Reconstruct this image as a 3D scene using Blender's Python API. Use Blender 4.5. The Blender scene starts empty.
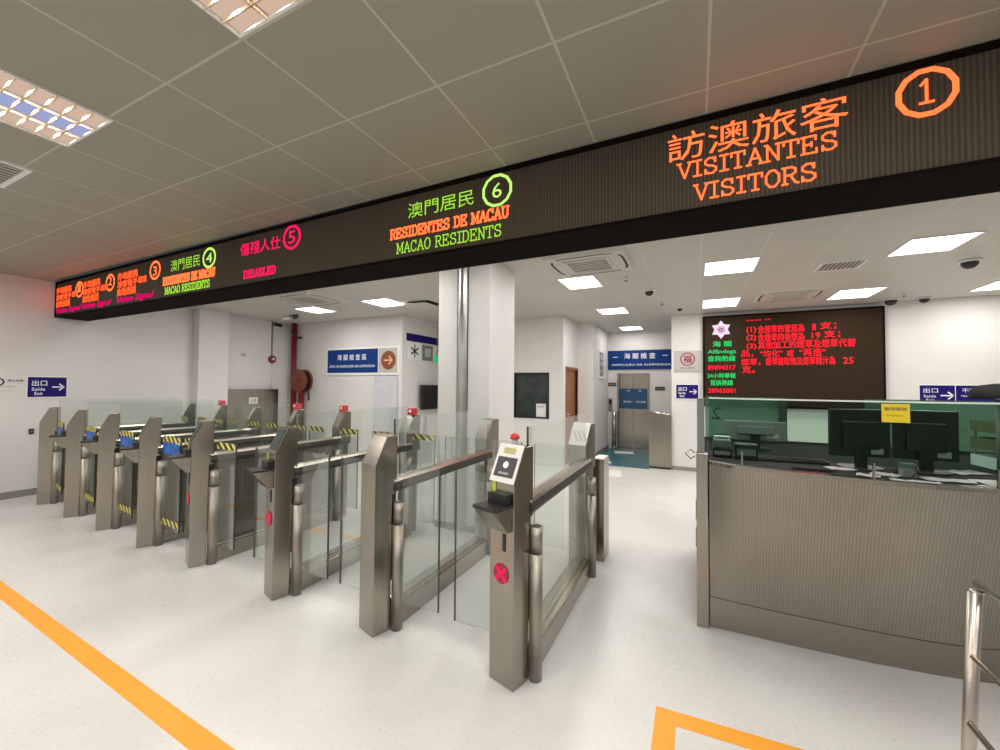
import bpy, bmesh, math, random
from mathutils import Vector, Matrix
random.seed(7)
sc = bpy.context.scene
C = sc.collection
PI = math.pi

# ---------------------------------------------------------------- camera, world, exposure
cam_data = bpy.data.cameras.new('camera')
cam_data.sensor_fit = 'HORIZONTAL'
cam_data.sensor_width = 36.0
cam_data.lens = 36.0 * 405.7 / 1000.0
cam_data.clip_start = 0.02
cam = bpy.data.objects.new('camera', cam_data)
C.objects.link(cam)
yaw, pitch, roll = math.radians(25.76), math.radians(1.49), math.radians(0.42)
fw = Vector((-math.sin(yaw) * math.cos(pitch), math.cos(yaw) * math.cos(pitch), math.sin(pitch)))
rt = Vector((math.cos(yaw), math.sin(yaw), 0))
up = rt.cross(fw)
rt, up = rt * math.cos(roll) + up * math.sin(roll), up * math.cos(roll) - rt * math.sin(roll)
mw = Matrix((rt, up, -fw)).transposed().to_4x4()
mw.translation = Vector((0, 0, 1.55))
cam.matrix_world = mw
sc.camera = cam

world = bpy.data.worlds.new('world')
sc.world = world
world.use_nodes = True
world.node_tree.nodes['Background'].inputs[0].default_value = (0.5, 0.5, 0.5, 1)
world.node_tree.nodes['Background'].inputs[1].default_value = 0.1
sc.view_settings.view_transform = 'Standard'
sc.view_settings.look = 'None'
sc.view_settings.gamma = 1
sc.view_settings.use_curve_mapping = False
sc.view_settings.exposure = 0.0
sc.cycles.use_denoising = True
sc.cycles.max_bounces = 10
sc.cycles.transparent_max_bounces = 40
sc.cycles.caustics_reflective = False
sc.cycles.caustics_refractive = False
sc.cycles.sample_clamp_indirect = 4.0
FRONT_W = 22.0        # watts of each ceiling fixture before the display board
BACK_W = 15.0         # watts of each ceiling fixture beyond it

# ---------------------------------------------------------------- materials
def new_mat(name):
    m = bpy.data.materials.new(name)
    m.use_nodes = True
    return m, m.node_tree, m.node_tree.nodes['Principled BSDF']

def mat(name, col, rough=0.5, metal=0.0, noise=0.0, nscale=20.0, bump=0.0, emis=0.0, spec=0.5, stretch=None):
    m, nt, b = new_mat(name)
    b.inputs['Roughness'].default_value = rough
    b.inputs['Metallic'].default_value = metal
    b.inputs['Specular IOR Level'].default_value = spec
    b.inputs['Base Color'].default_value = (*col, 1)
    if emis:
        b.inputs['Emission Color'].default_value = (*col, 1)
        b.inputs['Emission Strength'].default_value = emis
    tc = nt.nodes.new('ShaderNodeTexCoord')
    mp = nt.nodes.new('ShaderNodeMapping')
    mp.inputs['Scale'].default_value = stretch or (1, 1, 1)
    nt.links.new(tc.outputs['Object'], mp.inputs[0])
    nz = nt.nodes.new('ShaderNodeTexNoise')
    nz.inputs['Scale'].default_value = nscale
    nz.inputs['Detail'].default_value = 3
    nt.links.new(mp.outputs[0], nz.inputs[0])
    if noise:
        rp = nt.nodes.new('ShaderNodeValToRGB')
        rp.color_ramp.elements[0].position = 0.3
        rp.color_ramp.elements[1].position = 0.7
        rp.color_ramp.elements[0].color = (*[c * (1 - noise) for c in col], 1)
        rp.color_ramp.elements[1].color = (*[min(1, c * (1 + noise)) for c in col], 1)
        nt.links.new(nz.outputs[0], rp.inputs[0])
        nt.links.new(rp.outputs[0], b.inputs['Base Color'])
    if bump:
        bp = nt.nodes.new('ShaderNodeBump')
        bp.inputs['Strength'].default_value = bump
        bp.inputs['Distance'].default_value = 0.002
        nt.links.new(nz.outputs[0], bp.inputs['Height'])
        nt.links.new(bp.outputs[0], b.inputs['Normal'])
    return m

M = {}
M['wall'] = mat('wall_paint', (0.715, 0.695, 0.675), 0.6, noise=0.02, nscale=2.5)
M['white'] = mat('white_plastic', (0.82, 0.82, 0.80), 0.45, noise=0.01)
M['offwhite'] = mat('offwhite_metal', (0.60, 0.58, 0.52), 0.45, noise=0.02)
M['base'] = mat('baseboard_vinyl', (0.25, 0.24, 0.22), 0.5, noise=0.05)
M['steel'] = mat('brushed_stainless', (0.345, 0.32, 0.275), 0.22, 1.0, noise=0.07, nscale=6, stretch=(14, 14, 0.25), bump=0.03)
M['steel_dull'] = mat('dull_stainless', (0.35, 0.32, 0.275), 0.42, 1.0, noise=0.06, nscale=6, stretch=(14, 14, 0.25))
M['steel_blue'] = mat('cool_stainless', (0.50, 0.51, 0.50), 0.33, 1.0, noise=0.05, nscale=5)
M['steel2'] = mat('bright_stainless', (0.62, 0.57, 0.50), 0.24, 1.0, noise=0.05, nscale=9, stretch=(14, 14, 0.4))
M['chrome'] = mat('polished_chrome', (0.80, 0.76, 0.72), 0.10, 1.0)
M['desk'] = mat('dark_desk_laminate', (0.035, 0.035, 0.034), 0.9, noise=0.2, spec=0.05)
M['steel_warm'] = mat('satin_stainless_tube', (0.50, 0.45, 0.40), 0.33, 1.0, noise=0.05, nscale=5, stretch=(10, 10, 0.4))
M['olive'] = mat('olive_green_plastic', (0.10, 0.13, 0.055), 0.5, noise=0.1)
M['gold'] = mat('dull_gold_print', (0.50, 0.43, 0.20), 0.5)
M['louver'] = mat('louver_blades', (0.80, 0.66, 0.48), 0.35, 0.6)
M['black'] = mat('black_plastic', (0.012, 0.012, 0.013), 0.35, noise=0.1)
M['rubber'] = mat('dark_rubber', (0.022, 0.018, 0.015), 0.5, noise=0.1)
M['grey'] = mat('grey_plastic', (0.20, 0.21, 0.20), 0.45, noise=0.04)
M['dgreen'] = mat('dark_grey_green_plastic', (0.035, 0.055, 0.048), 0.4, noise=0.08)
M['navy'] = mat('navy_sign', (0.014, 0.004, 0.14), 0.5, noise=0.03, spec=0.2)
M['blue'] = mat('blue_sign', (0.004, 0.036, 0.19), 0.5, noise=0.03, spec=0.2)
M['cyan'] = mat('cyan_blue_sign', (0.006, 0.075, 0.19), 0.45, noise=0.03)
M['silver'] = mat('silver_sign', (0.50, 0.47, 0.45), 0.4, noise=0.03)
M['red'] = mat('red_paint', (0.19, 0.010, 0.012), 0.4, noise=0.08)
M['redp'] = mat('red_plastic', (0.65, 0.04, 0.05), 0.3, noise=0.05)
M['hose'] = mat('red_brown_reel', (0.21, 0.05, 0.03), 0.45, noise=0.15)
M['brown'] = mat('brown_wood_door', (0.26, 0.085, 0.025), 0.4, noise=0.2, nscale=5, stretch=(6, 6, 0.5))
M['copper'] = mat('copper_disc', (0.24, 0.075, 0.035), 0.4, noise=0.05)
M['peach'] = mat('peach_arrow', (0.95, 0.50, 0.28), 0.5)
M['letters'] = mat('white_lettering', (0.85, 0.87, 0.92), 0.5)
M['dletters'] = mat('dark_lettering', (0.05, 0.045, 0.045), 0.5)
M['maroon'] = mat('maroon_print', (0.30, 0.02, 0.04), 0.5)
M['paper'] = mat('white_paper', (0.80, 0.78, 0.76), 0.6, noise=0.03)
M['ypaper'] = mat('yellow_card', (0.75, 0.55, 0.02), 0.5, noise=0.05)
M['orange'] = mat('orange_floor_tape', (0.90, 0.36, 0.03), 0.45, noise=0.05, nscale=3)
M['teal'] = mat('teal_vinyl', (0.018, 0.135, 0.165), 0.35, noise=0.12, nscale=2)
M['board'] = mat('display_housing_black', (0.006, 0.004, 0.003), 0.9, noise=0.1, spec=0.08)
M['ygreen'] = mat('yellow_green_film', (0.50, 0.60, 0.04), 0.4, noise=0.1)
M['smoke'] = mat('pearl_film', (0.60, 0.61, 0.64), 0.3, 0.0, noise=0.05, nscale=5)

def emit(name, col, s, base=(0.004, 0.004, 0.004)):
    m, nt, b = new_mat(name)
    b.inputs['Base Color'].default_value = (*base, 1)
    b.inputs['Specular IOR Level'].default_value = 0.0
    b.inputs['Roughness'].default_value = 0.9
    b.inputs['Emission Color'].default_value = (*col, 1)
    b.inputs['Emission Strength'].default_value = s
    return m
M['led_orange'] = emit('led_orange', (1.0, 0.13, 0.035), 2.3)
M['led_orange2'] = emit('led_orange_dense', (1.0, 0.085, 0.02), 1.6)
M['led_green'] = emit('led_green', (0.30, 0.62, 0.045), 1.3)
M['led_green2'] = emit('led_pale_green', (0.48, 0.78, 0.16), 1.3)
M['led_pink'] = emit('led_pink', (1.0, 0.01, 0.11), 1.2)
M['led_mag'] = emit('led_magenta', (0.85, 0.0, 0.15), 1.0)
M['led_red'] = emit('led_red', (1.0, 0.012, 0.03), 1.5)
M['led_g3'] = emit('led_emerald', (0.03, 0.75, 0.17), 1.1)
M['led_white'] = emit('led_white', (0.85, 0.72, 0.85), 1.1)
M['exit_green'] = emit('exit_green', (0.02, 0.50, 0.20), 0.9)
M['tube'] = emit('fluorescent_diffuser', (1.0, 0.97, 0.93), 5.5)
M['tube_warm'] = emit('fluorescent_tube_warm', (0.85, 0.60, 0.46), 0.75)
M['tube_cool'] = emit('fluorescent_tube_cool', (0.45, 0.50, 0.85), 0.75)

def led_face():
    m, nt, b = new_mat('led_matrix_face')
    b.inputs['Roughness'].default_value = 0.8
    b.inputs['Specular IOR Level'].default_value = 0.12
    tc = nt.nodes.new('ShaderNodeTexCoord')
    wv = nt.nodes.new('ShaderNodeTexWave')
    wv.bands_direction = 'X'
    wv.inputs['Scale'].default_value = 16
    wv.inputs['Distortion'].default_value = 0.4
    rp = nt.nodes.new('ShaderNodeValToRGB')
    rp.color_ramp.elements[0].color = (0.060, 0.047, 0.034, 1)
    rp.color_ramp.elements[1].color = (0.100, 0.080, 0.060, 1)
    nt.links.new(tc.outputs['Object'], wv.inputs[0])
    nt.links.new(wv.outputs[0], rp.inputs[0])
    nt.links.new(rp.outputs[0], b.inputs['Base Color'])
    return m
M['ledface'] = led_face()
M['ledface2'] = mat('wall_display_face', (0.034, 0.021, 0.012), 0.85, noise=0.05, spec=0.08)

def ribbed_steel():
    m, nt, b = new_mat('ribbed_stainless')
    b.inputs['Metallic'].default_value = 1
    b.inputs['Roughness'].default_value = 0.48
    tc = nt.nodes.new('ShaderNodeTexCoord')
    wv = nt.nodes.new('ShaderNodeTexWave')
    wv.bands_direction = 'X'
    wv.inputs['Scale'].default_value = 21
    nt.links.new(tc.outputs['Object'], wv.inputs[0])
    nz = nt.nodes.new('ShaderNodeTexNoise')
    nz.inputs['Scale'].default_value = 2.2
    nt.links.new(tc.outputs['Object'], nz.inputs[0])
    rp = nt.nodes.new('ShaderNodeValToRGB')
    rp.color_ramp.elements[0].color = (0.23, 0.212, 0.18, 1)
    rp.color_ramp.elements[1].color = (0.42, 0.39, 0.34, 1)
    mx = nt.nodes.new('ShaderNodeMath')
    mx.operation = 'MULTIPLY_ADD'
    mx.inputs[1].default_value = 0.45
    nt.links.new(wv.outputs[0], mx.inputs[0])
    ms = nt.nodes.new('ShaderNodeMath')
    ms.operation = 'MULTIPLY'
    ms.inputs[1].default_value = 0.6
    nt.links.new(nz.outputs[0], ms.inputs[0])
    nt.links.new(ms.outputs[0], mx.inputs[2])
    nt.links.new(mx.outputs[0], rp.inputs[0])
    nt.links.new(rp.outputs[0], b.inputs['Base Color'])
    bp = nt.nodes.new('ShaderNodeBump')
    bp.inputs['Strength'].default_value = 0.3
    bp.inputs['Distance'].default_value = 0.002
    nt.links.new(wv.outputs[0], bp.inputs['Height'])
    nt.links.new(bp.outputs[0], b.inputs['Normal'])
    return m
M['ribbed'] = ribbed_steel()

def glass(name, tint, refl=0.10, grey=0.0, gcol=(0.5, 0.5, 0.5)):
    """thin sheet: mostly clear, tinted, with a fresnel reflection and an optional milky share"""
    m = bpy.data.materials.new(name)
    m.use_nodes = True
    nt = m.node_tree
    nt.nodes.clear()
    out = nt.nodes.new('ShaderNodeOutputMaterial')
    tr = nt.nodes.new('ShaderNodeBsdfTransparent')
    tr.inputs[0].default_value = (*tint, 1)
    gl = nt.nodes.new('ShaderNodeBsdfGlossy')
    gl.inputs['Roughness'].default_value = 0.03
    gl.inputs[0].default_value = (0.9, 0.95, 0.92, 1)
    lw = nt.nodes.new('ShaderNodeLayerWeight')
    lw.inputs[0].default_value = 0.25
    ad = nt.nodes.new('ShaderNodeMath')
    ad.operation = 'MULTIPLY_ADD'
    ad.inputs[1].default_value = 0.30
    ad.inputs[2].default_value = refl * 0.4
    nt.links.new(lw.outputs['Fresnel'], ad.inputs[0])
    mix = nt.nodes.new('ShaderNodeMixShader')
    nt.links.new(ad.outputs[0], mix.inputs[0])
    nt.links.new(tr.outputs[0], mix.inputs[1])
    nt.links.new(gl.outputs[0], mix.inputs[2])
    last = mix
    if grey:
        df = nt.nodes.new('ShaderNodeBsdfDiffuse')
        df.inputs[0].default_value = (*gcol, 1)
        m2 = nt.nodes.new('ShaderNodeMixShader')
        m2.inputs[0].default_value = grey
        nt.links.new(mix.outputs[0], m2.inputs[1])
        nt.links.new(df.outputs[0], m2.inputs[2])
        last = m2
    nt.links.new(last.outputs[0], out.inputs[0])
    return m
M['glass'] = glass('clear_gate_glass', (0.94, 0.955, 0.94), 0.08, 0.02, (0.6, 0.65, 0.62))
M['glass_top'] = glass('gate_top_glass', (0.955, 0.97, 0.96), 0.05, 0.012, (0.55, 0.65, 0.60))
M['glass_flap'] = glass('flap_glass', (0.94, 0.955, 0.95), 0.08, 0.035, (0.6, 0.62, 0.62))
M['glass_edge'] = mat('dark_glass_edge', (0.05, 0.06, 0.055), 0.2)
M['glass_smoke'] = glass('smoked_side_glass', (0.50, 0.47, 0.42), 0.12, 0.35, (0.20, 0.18, 0.15))
M['glass_booth'] = glass('green_booth_glass', (0.66, 0.79, 0.72), 0.0, 0.0, (0.12, 0.28, 0.20))
M['glass_rear'] = glass('green_rear_glass', (0.58, 0.74, 0.65), 0.10, 0.45, (0.16, 0.27, 0.205))
M['glass_trim'] = mat('pale_glass_edge', (0.75, 0.82, 0.78), 0.2)
M['dark_window'] = mat('dark_window_glass', (0.035, 0.045, 0.045), 0.08, noise=0.4, nscale=4)
M['bluefilm'] = mat('crinkled_blue_film', (0.02, 0.13, 0.50), 0.25, noise=0.6, nscale=30)

def hazard():
    m, nt, b = new_mat('hazard_tape')
    b.inputs['Roughness'].default_value = 0.4
    tc = nt.nodes.new('ShaderNodeTexCoord')
    sp = nt.nodes.new('ShaderNodeSeparateXYZ')
    nt.links.new(tc.outputs['Object'], sp.inputs[0])
    a = nt.nodes.new('ShaderNodeMath'); a.operation = 'ADD'
    nt.links.new(sp.outputs[0], a.inputs[0]); nt.links.new(sp.outputs[2], a.inputs[1])
    s = nt.nodes.new('ShaderNodeMath'); s.operation = 'MULTIPLY'; s.inputs[1].default_value = 11.5
    nt.links.new(a.outputs[0], s.inputs[0])
    f = nt.nodes.new('ShaderNodeMath'); f.operation = 'FRACT'
    nt.links.new(s.outputs[0], f.inputs[0])
    g = nt.nodes.new('ShaderNodeMath'); g.operation = 'GREATER_THAN'; g.inputs[1].default_value = 0.5
    nt.links.new(f.outputs[0], g.inputs[0])
    mx = nt.nodes.new('ShaderNodeMix'); mx.data_type = 'RGBA'
    nt.links.new(g.outputs[0], mx.inputs['Factor'])
    mx.inputs['A'].default_value = (0.02, 0.02, 0.015, 1)
    mx.inputs['B'].default_value = (0.75, 0.66, 0.16, 1)
    nt.links.new(mx.outputs['Result'], b.inputs['Base Color'])
    return m
M['hazard'] = hazard()

def floor_mat():
    m, nt, b = new_mat('speckled_vinyl_floor')
    tc = nt.nodes.new('ShaderNodeTexCoord')
    n1 = nt.nodes.new('ShaderNodeTexNoise'); n1.inputs['Scale'].default_value = 1.1; n1.inputs['Detail'].default_value = 5
    n2 = nt.nodes.new('ShaderNodeTexNoise'); n2.inputs['Scale'].default_value = 48; n2.inputs['Detail'].default_value = 4
    for n in (n1, n2):
        nt.links.new(tc.outputs['Object'], n.inputs[0])
    r1 = nt.nodes.new('ShaderNodeValToRGB')
    r1.color_ramp.elements[0].position = 0.35; r1.color_ramp.elements[1].position = 0.7
    r1.color_ramp.elements[0].color = (0.63, 0.615, 0.585, 1)
    r1.color_ramp.elements[1].color = (0.735, 0.72, 0.695, 1)
    nt.links.new(n1.outputs[0], r1.inputs[0])
    r2 = nt.nodes.new('ShaderNodeValToRGB')
    r2.color_ramp.elements[0].position = 0.35; r2.color_ramp.elements[1].position = 0.6
    r2.color_ramp.elements[0].color = (0.982, 0.982, 0.98, 1)
    r2.color_ramp.elements[1].color = (1, 1, 1, 1)
    nt.links.new(n2.outputs[0], r2.inputs[0])
    mx = nt.nodes.new('ShaderNodeMix'); mx.data_type = 'RGBA'; mx.blend_type = 'MULTIPLY'
    mx.inputs['Factor'].default_value = 1
    nt.links.new(r1.outputs[0], mx.inputs['A']); nt.links.new(r2.outputs[0], mx.inputs['B'])
    nt.links.new(mx.outputs['Result'], b.inputs['Base Color'])
    rr = nt.nodes.new('ShaderNodeMapRange')
    rr.inputs['To Min'].default_value = 0.20; rr.inputs['To Max'].default_value = 0.40
    nt.links.new(n2.outputs[0], rr.inputs['Value'])
    nt.links.new(rr.outputs[0], b.inputs['Roughness'])
    return m
M['floor'] = floor_mat()

def ceiling_mat(name, col, line, ax, ox, ay, oy, w=0.012):
    """metal ceiling panels with joints at x = ox + i*ax and y = oy + j*ay"""
    m, nt, b = new_mat(name)
    b.inputs['Roughness'].default_value = 0.5
    tc = nt.nodes.new('ShaderNodeTexCoord')
    sp = nt.nodes.new('ShaderNodeSeparateXYZ')
    nt.links.new(tc.outputs['Object'], sp.inputs[0])
    outs = []
    for k, (a, o) in enumerate(((ax, ox), (ay, oy))):
        s = nt.nodes.new('ShaderNodeMath'); s.operation = 'SUBTRACT'; s.inputs[1].default_value = o - a * 100 - w / 2
        nt.links.new(sp.outputs[k], s.inputs[0])
        d = nt.nodes.new('ShaderNodeMath'); d.operation = 'MODULO'; d.inputs[1].default_value = a
        nt.links.new(s.outputs[0], d.inputs[0])
        l = nt.nodes.new('ShaderNodeMath'); l.operation = 'LESS_THAN'; l.inputs[1].default_value = w
        nt.links.new(d.outputs[0], l.inputs[0])
        outs.append(l)
    mxm = nt.nodes.new('ShaderNodeMath'); mxm.operation = 'MAXIMUM'
    nt.links.new(outs[0].outputs[0], mxm.inputs[0]); nt.links.new(outs[1].outputs[0], mxm.inputs[1])
    nz = nt.nodes.new('ShaderNodeTexNoise'); nz.inputs['Scale'].default_value = 0.9
    nt.links.new(tc.outputs['Object'], nz.inputs[0])
    rp = nt.nodes.new('ShaderNodeValToRGB')
    rp.color_ramp.elements[0].color = (*[c * 0.93 for c in col], 1)
    rp.color_ramp.elements[1].color = (*[c * 1.07 for c in col], 1)
    nt.links.new(nz.outputs[0], rp.inputs[0])
    mx = nt.nodes.new('ShaderNodeMix'); mx.data_type = 'RGBA'
    nt.links.new(mxm.outputs[0], mx.inputs['Factor'])
    nt.links.new(rp.outputs[0], mx.inputs['A'])
    mx.inputs['B'].default_value = (*line, 1)
    nt.links.new(mx.outputs['Result'], b.inputs['Base Color'])
    return m
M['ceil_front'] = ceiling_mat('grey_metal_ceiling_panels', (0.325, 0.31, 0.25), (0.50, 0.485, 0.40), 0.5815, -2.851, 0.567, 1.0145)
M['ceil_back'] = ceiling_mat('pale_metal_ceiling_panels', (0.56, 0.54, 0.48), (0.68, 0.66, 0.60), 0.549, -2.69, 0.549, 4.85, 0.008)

# ---------------------------------------------------------------- mesh helpers
def link(name, me, m, parent=None):
    o = bpy.data.objects.new(name, me)
    C.objects.link(o)
    if m is not None:
        me.materials.append(M[m] if isinstance(m, str) else m)
    if parent is not None:
        o.parent = parent
    return o

def finish(bm, name, m, parent=None, smooth=False, bevel=0.0):
    if bevel:
        bmesh.ops.bevel(bm, geom=bm.edges[:] , offset=bevel, segments=2, affect='EDGES', profile=0.6, clamp_overlap=True)
    bmesh.ops.recalc_face_normals(bm, faces=bm.faces[:])
    me = bpy.data.meshes.new(name)
    bm.to_mesh(me)
    bm.free()
    if smooth:
        for p in me.polygons:
            p.use_smooth = True
    return link(name, me, m, parent)

def add_box(bm, x0, x1, y0, y1, z0, z1):
    vs = [bm.verts.new((x, y, z)) for x in (x0, x1) for y in (y0, y1) for z in (z0, z1)]
    for f in ((0, 1, 3, 2), (4, 6, 7, 5), (0, 4, 5, 1), (2, 3, 7, 6), (0, 2, 6, 4), (1, 5, 7, 3)):
        bm.faces.new([vs[i] for i in f])
    return vs

def box(name, m, parent, x0, x1, y0, y1, z0, z1, bevel=0.0):
    bm = bmesh.new()
    add_box(bm, min(x0, x1), max(x0, x1), min(y0, y1), max(y0, y1), min(z0, z1), max(z0, z1))
    return finish(bm, name, m, parent, bevel=bevel)

def boxes(name, m, parent, lst, bevel=0.0):
    bm = bmesh.new()
    for b in lst:
        add_box(bm, *b)
    return finish(bm, name, m, parent, bevel=bevel)

def add_prism(bm, pts, lo, hi, axis='x'):
    """extrude a polygon; axis tells along which axis, pts are the two other coordinates"""
    def P(p, t):
        return {'x': (t, p[0], p[1]), 'y': (p[0], t, p[1]), 'z': (p[0], p[1], t)}[axis]
    a = [bm.verts.new(P(p, lo)) for p in pts]
    b = [bm.verts.new(P(p, hi)) for p in pts]
    n = len(pts)
    bm.faces.new(a); bm.faces.new(b[::-1])
    for i in range(n):
        bm.faces.new((a[i], b[i], b[(i + 1) % n], a[(i + 1) % n]))
    return a + b

def prism(name, m, parent, pts, lo, hi, axis='x', bevel=0.0):
    bm = bmesh.new()
    add_prism(bm, pts, lo, hi, axis)
    return finish(bm, name, m, parent, bevel=bevel)

def add_tube(bm, path, r, seg=12, cap=True):
    path = [Vector(p) for p in path]
    rings = []
    for i, p in enumerate(path):
        d = (path[min(i + 1, len(path) - 1)] - path[max(i - 1, 0)]).normalized()
        a = Vector((0, 0, 1)) if abs(d.z) < 0.9 else Vector((1, 0, 0))
        u = d.cross(a).normalized(); v = d.cross(u)
        rr = r[i] if isinstance(r, (list, tuple)) else r
        rings.append([bm.verts.new(p + (u * math.cos(2 * PI * k / seg) + v * math.sin(2 * PI * k / seg)) * rr) for k in range(seg)])
    for i in range(len(rings) - 1):
        for k in range(seg):
            bm.faces.new((rings[i][k], rings[i][(k + 1) % seg], rings[i + 1][(k + 1) % seg], rings[i + 1][k]))
    if cap:
        bm.faces.new(rings[0][::-1]); bm.faces.new(rings[-1])

def tube(name, m, parent, path, r, seg=14, smooth=True):
    bm = bmesh.new()
    add_tube(bm, path, r, seg)
    o = finish(bm, name, m, parent, smooth=False)
    if smooth:
        for p in o.data.polygons:
            p.use_smooth = len(p.vertices) == 4
    return o

def tag(o, label, cat, group=None):
    o['label'] = label
    o['category'] = cat
    if group:
        o['group'] = group
    return o

def thing(name, label, cat, loc=(0, 0, 0), rz=0.0, group=None):
    o = bpy.data.objects.new(name, None)
    o.empty_display_size = 0.05
    C.objects.link(o)
    o.location = loc
    o.rotation_euler = (0, 0, rz)
    return tag(o, label, cat, group)

def struct(o):
    o['kind'] = 'structure'
    return o

# -- writing: lettering lies on a plane facing local -y, x to the right, z up
def text_polys(body, bold=0.0, shear=0.0):
    cu = bpy.data.curves.new('lettering', 'FONT')
    cu.body = body
    cu.resolution_u = 2
    cu.offset = bold
    cu.shear = shear
    o = bpy.data.objects.new('lettering', cu)
    C.objects.link(o)
    dg = bpy.context.evaluated_depsgraph_get()
    me = bpy.data.meshes.new_from_object(o.evaluated_get(dg))
    vs = [(v.co.x, v.co.y) for v in me.vertices]
    fs = [tuple(p.vertices) for p in me.polygons]
    bpy.data.objects.remove(o)
    bpy.data.curves.remove(cu)
    bpy.data.meshes.remove(me)
    return vs, fs

def put_polys(bm, vs, fs, rect, y):
    x0, x1, z0, z1 = rect
    ax, bx = min(v[0] for v in vs), max(v[0] for v in vs)
    az, bz = min(v[1] for v in vs), max(v[1] for v in vs)
    out = [bm.verts.new((x0 + (v[0] - ax) / (bx - ax) * (x1 - x0), y, z0 + (v[1] - az) / max(1e-6, bz - az) * (z1 - z0))) for v in vs]
    for f in fs:
        try:
            bm.faces.new([out[i] for i in f])
        except ValueError:
            pass

def lettering(parent, m, items, y=-0.004, bold=0.0, shear=0.0, name='lettering'):
    """items: (text, x0, x1, z0, z1); all lines of one colour on one sign in one mesh"""
    bm = bmesh.new()
    for it in items:
        vs, fs = text_polys(it[0], 0.0, shear)
        b = bold * (it[4] - it[3]) * 1.3
        for k, (dx, dz) in enumerate(((0, 0), (b, 0), (0, b), (b, b), (b / 2, b / 2)) if bold else ((0, 0),)):
            put_polys(bm, vs, fs, (it[1] + dx - b / 2, it[2] + dx - b / 2, it[3] + dz - b / 2, it[4] + dz - b / 2), y - .0002 * k)
    me = bpy.data.meshes.new(name)
    bm.to_mesh(me); bm.free()
    return link(name, me, m, parent)

S = {  # serif strokes on a unit cell
    'A': ([[(0.08, 0), (.5, 1), (.92, 0)], [(.24, .36), (.76, .36)], [(-.06, 0), (.22, 0)], [(.78, 0), (1.06, 0)]]),
    'B': ([[(.15, 0), (.15, 1)], [(0, 1), (.6, 1), (.8, .88), (.8, .66), (.6, .53), (.15, .53)], [(.6, .53), (.88, .4), (.88, .14), (.65, 0), (0, 0)]]),
    'C': ([[(.88, .7), (.88, 1)], [(.88, .8), (.65, 1), (.35, 1), (.08, .75), (.08, .25), (.35, 0), (.65, 0), (.92, .22)]]),
    'D': ([[(.15, 0), (.15, 1)], [(0, 1), (.55, 1), (.88, .78), (.88, .22), (.55, 0), (0, 0)]]),
    'E': ([[(.15, 0), (.15, 1)], [(0, 1), (.85, 1), (.85, .78)], [(.15, .52), (.6, .52)], [(.6, .4), (.6, .64)], [(0, 0), (.9, 0), (.9, .24)]]),
    'I': ([[(.5, 0), (.5, 1)], [(.22, 1), (.78, 1)], [(.22, 0), (.78, 0)]]),
    'L': ([[(.2, 0), (.2, 1)], [(0, 1), (.42, 1)], [(0, 0), (.88, 0), (.88, .26)]]),
    'M': ([[(.12, 0), (.12, 1), (.5, .2), (.88, 1), (.88, 0)], [(-.05, 0), (.28, 0)], [(.72, 0), (1.05, 0)], [(-.05, 1), (.12, 1)], [(.88, 1), (1.05, 1)]]),
    'N': ([[(.15, 0), (.15, 1), (.85, 0), (.85, 1)], [(0, 0), (.3, 0)], [(0, 1), (.15, 1)], [(.7, 1), (1, 1)]]),
    'O': ([[(.35, 0), (.65, 0), (.92, .28), (.92, .72), (.65, 1), (.35, 1), (.08, .72), (.08, .28), (.35, 0)]]),
    'R': ([[(.15, 0), (.15, 1)], [(0, 1), (.6, 1), (.82, .88), (.82, .66), (.6, .52), (.15, .52)], [(.5, .52), (.82, .05), (1, 0)], [(0, 0), (.32, 0)]]),
    'S': ([[(.82, .72), (.82, 1)], [(.82, .84), (.62, 1), (.35, 1), (.12, .85), (.12, .66), (.35, .53), (.65, .47), (.88, .34), (.88, .15), (.65, 0), (.35, 0), (.12, .16)], [(.12, 0), (.12, .28)]]),
    'T': ([[(.5, 0), (.5, 1)], [(.05, .76), (.05, 1), (.95, 1), (.95, .76)], [(.28, 0), (.72, 0)]]),
    'U': ([[(.15, 1), (.15, .25), (.35, 0), (.65, 0), (.85, .25), (.85, 1)], [(0, 1), (.32, 1)], [(.68, 1), (1, 1)]]),
    'V': ([[(.08, 1), (.5, 0), (.92, 1)], [(-.06, 1), (.24, 1)], [(.76, 1), (1.06, 1)]]),
    '1': ([[(.25, .8), (.5, 1), (.5, 0)], [(.2, 0), (.8, 0)]]),
    ' ': [],
}
def stroke_quads(bm, pts, w, y):
    for (a, b) in zip(pts, pts[1:]):
        a = Vector(a); b = Vector(b)
        d = (b - a)
        if d.length < 1e-6:
            continue
        d.normalize()
        n = Vector((-d.y, d.x)) * w / 2
        a = a - d * w * 0.4; b = b + d * w * 0.4
        q = [a + n, b + n, b - n, a - n]
        bm.faces.new([bm.verts.new((p.x, y, p.y)) for p in q])

def serif(parent, m, text, x0, x1, z0, z1, w, y=-0.004):
    bm = bmesh.new()
    widths = {'I': 0.62, ' ': 0.5, 'M': 1.15, '1': 0.7}
    tot = sum(widths.get(c, 1.0) for c in text) + 0.14 * (len(text) - 1)
    u = (x1 - x0) / tot
    x = x0
    for c in text:
        cw = widths.get(c, 1.0)
        gw = u * (1.0 if c == 'I' else cw)
        gx = x - (u * 0.19 if c == 'I' else 0)
        for st in S[c]:
            stroke_quads(bm, [(gx + p[0] * gw, z0 + p[1] * (z1 - z0)) for p in st], w, y)
        x += (cw + 0.14) * u
    me = bpy.data.meshes.new('lettering')
    bm.to_mesh(me); bm.free()
    return link('lettering', me, m, parent)

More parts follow.
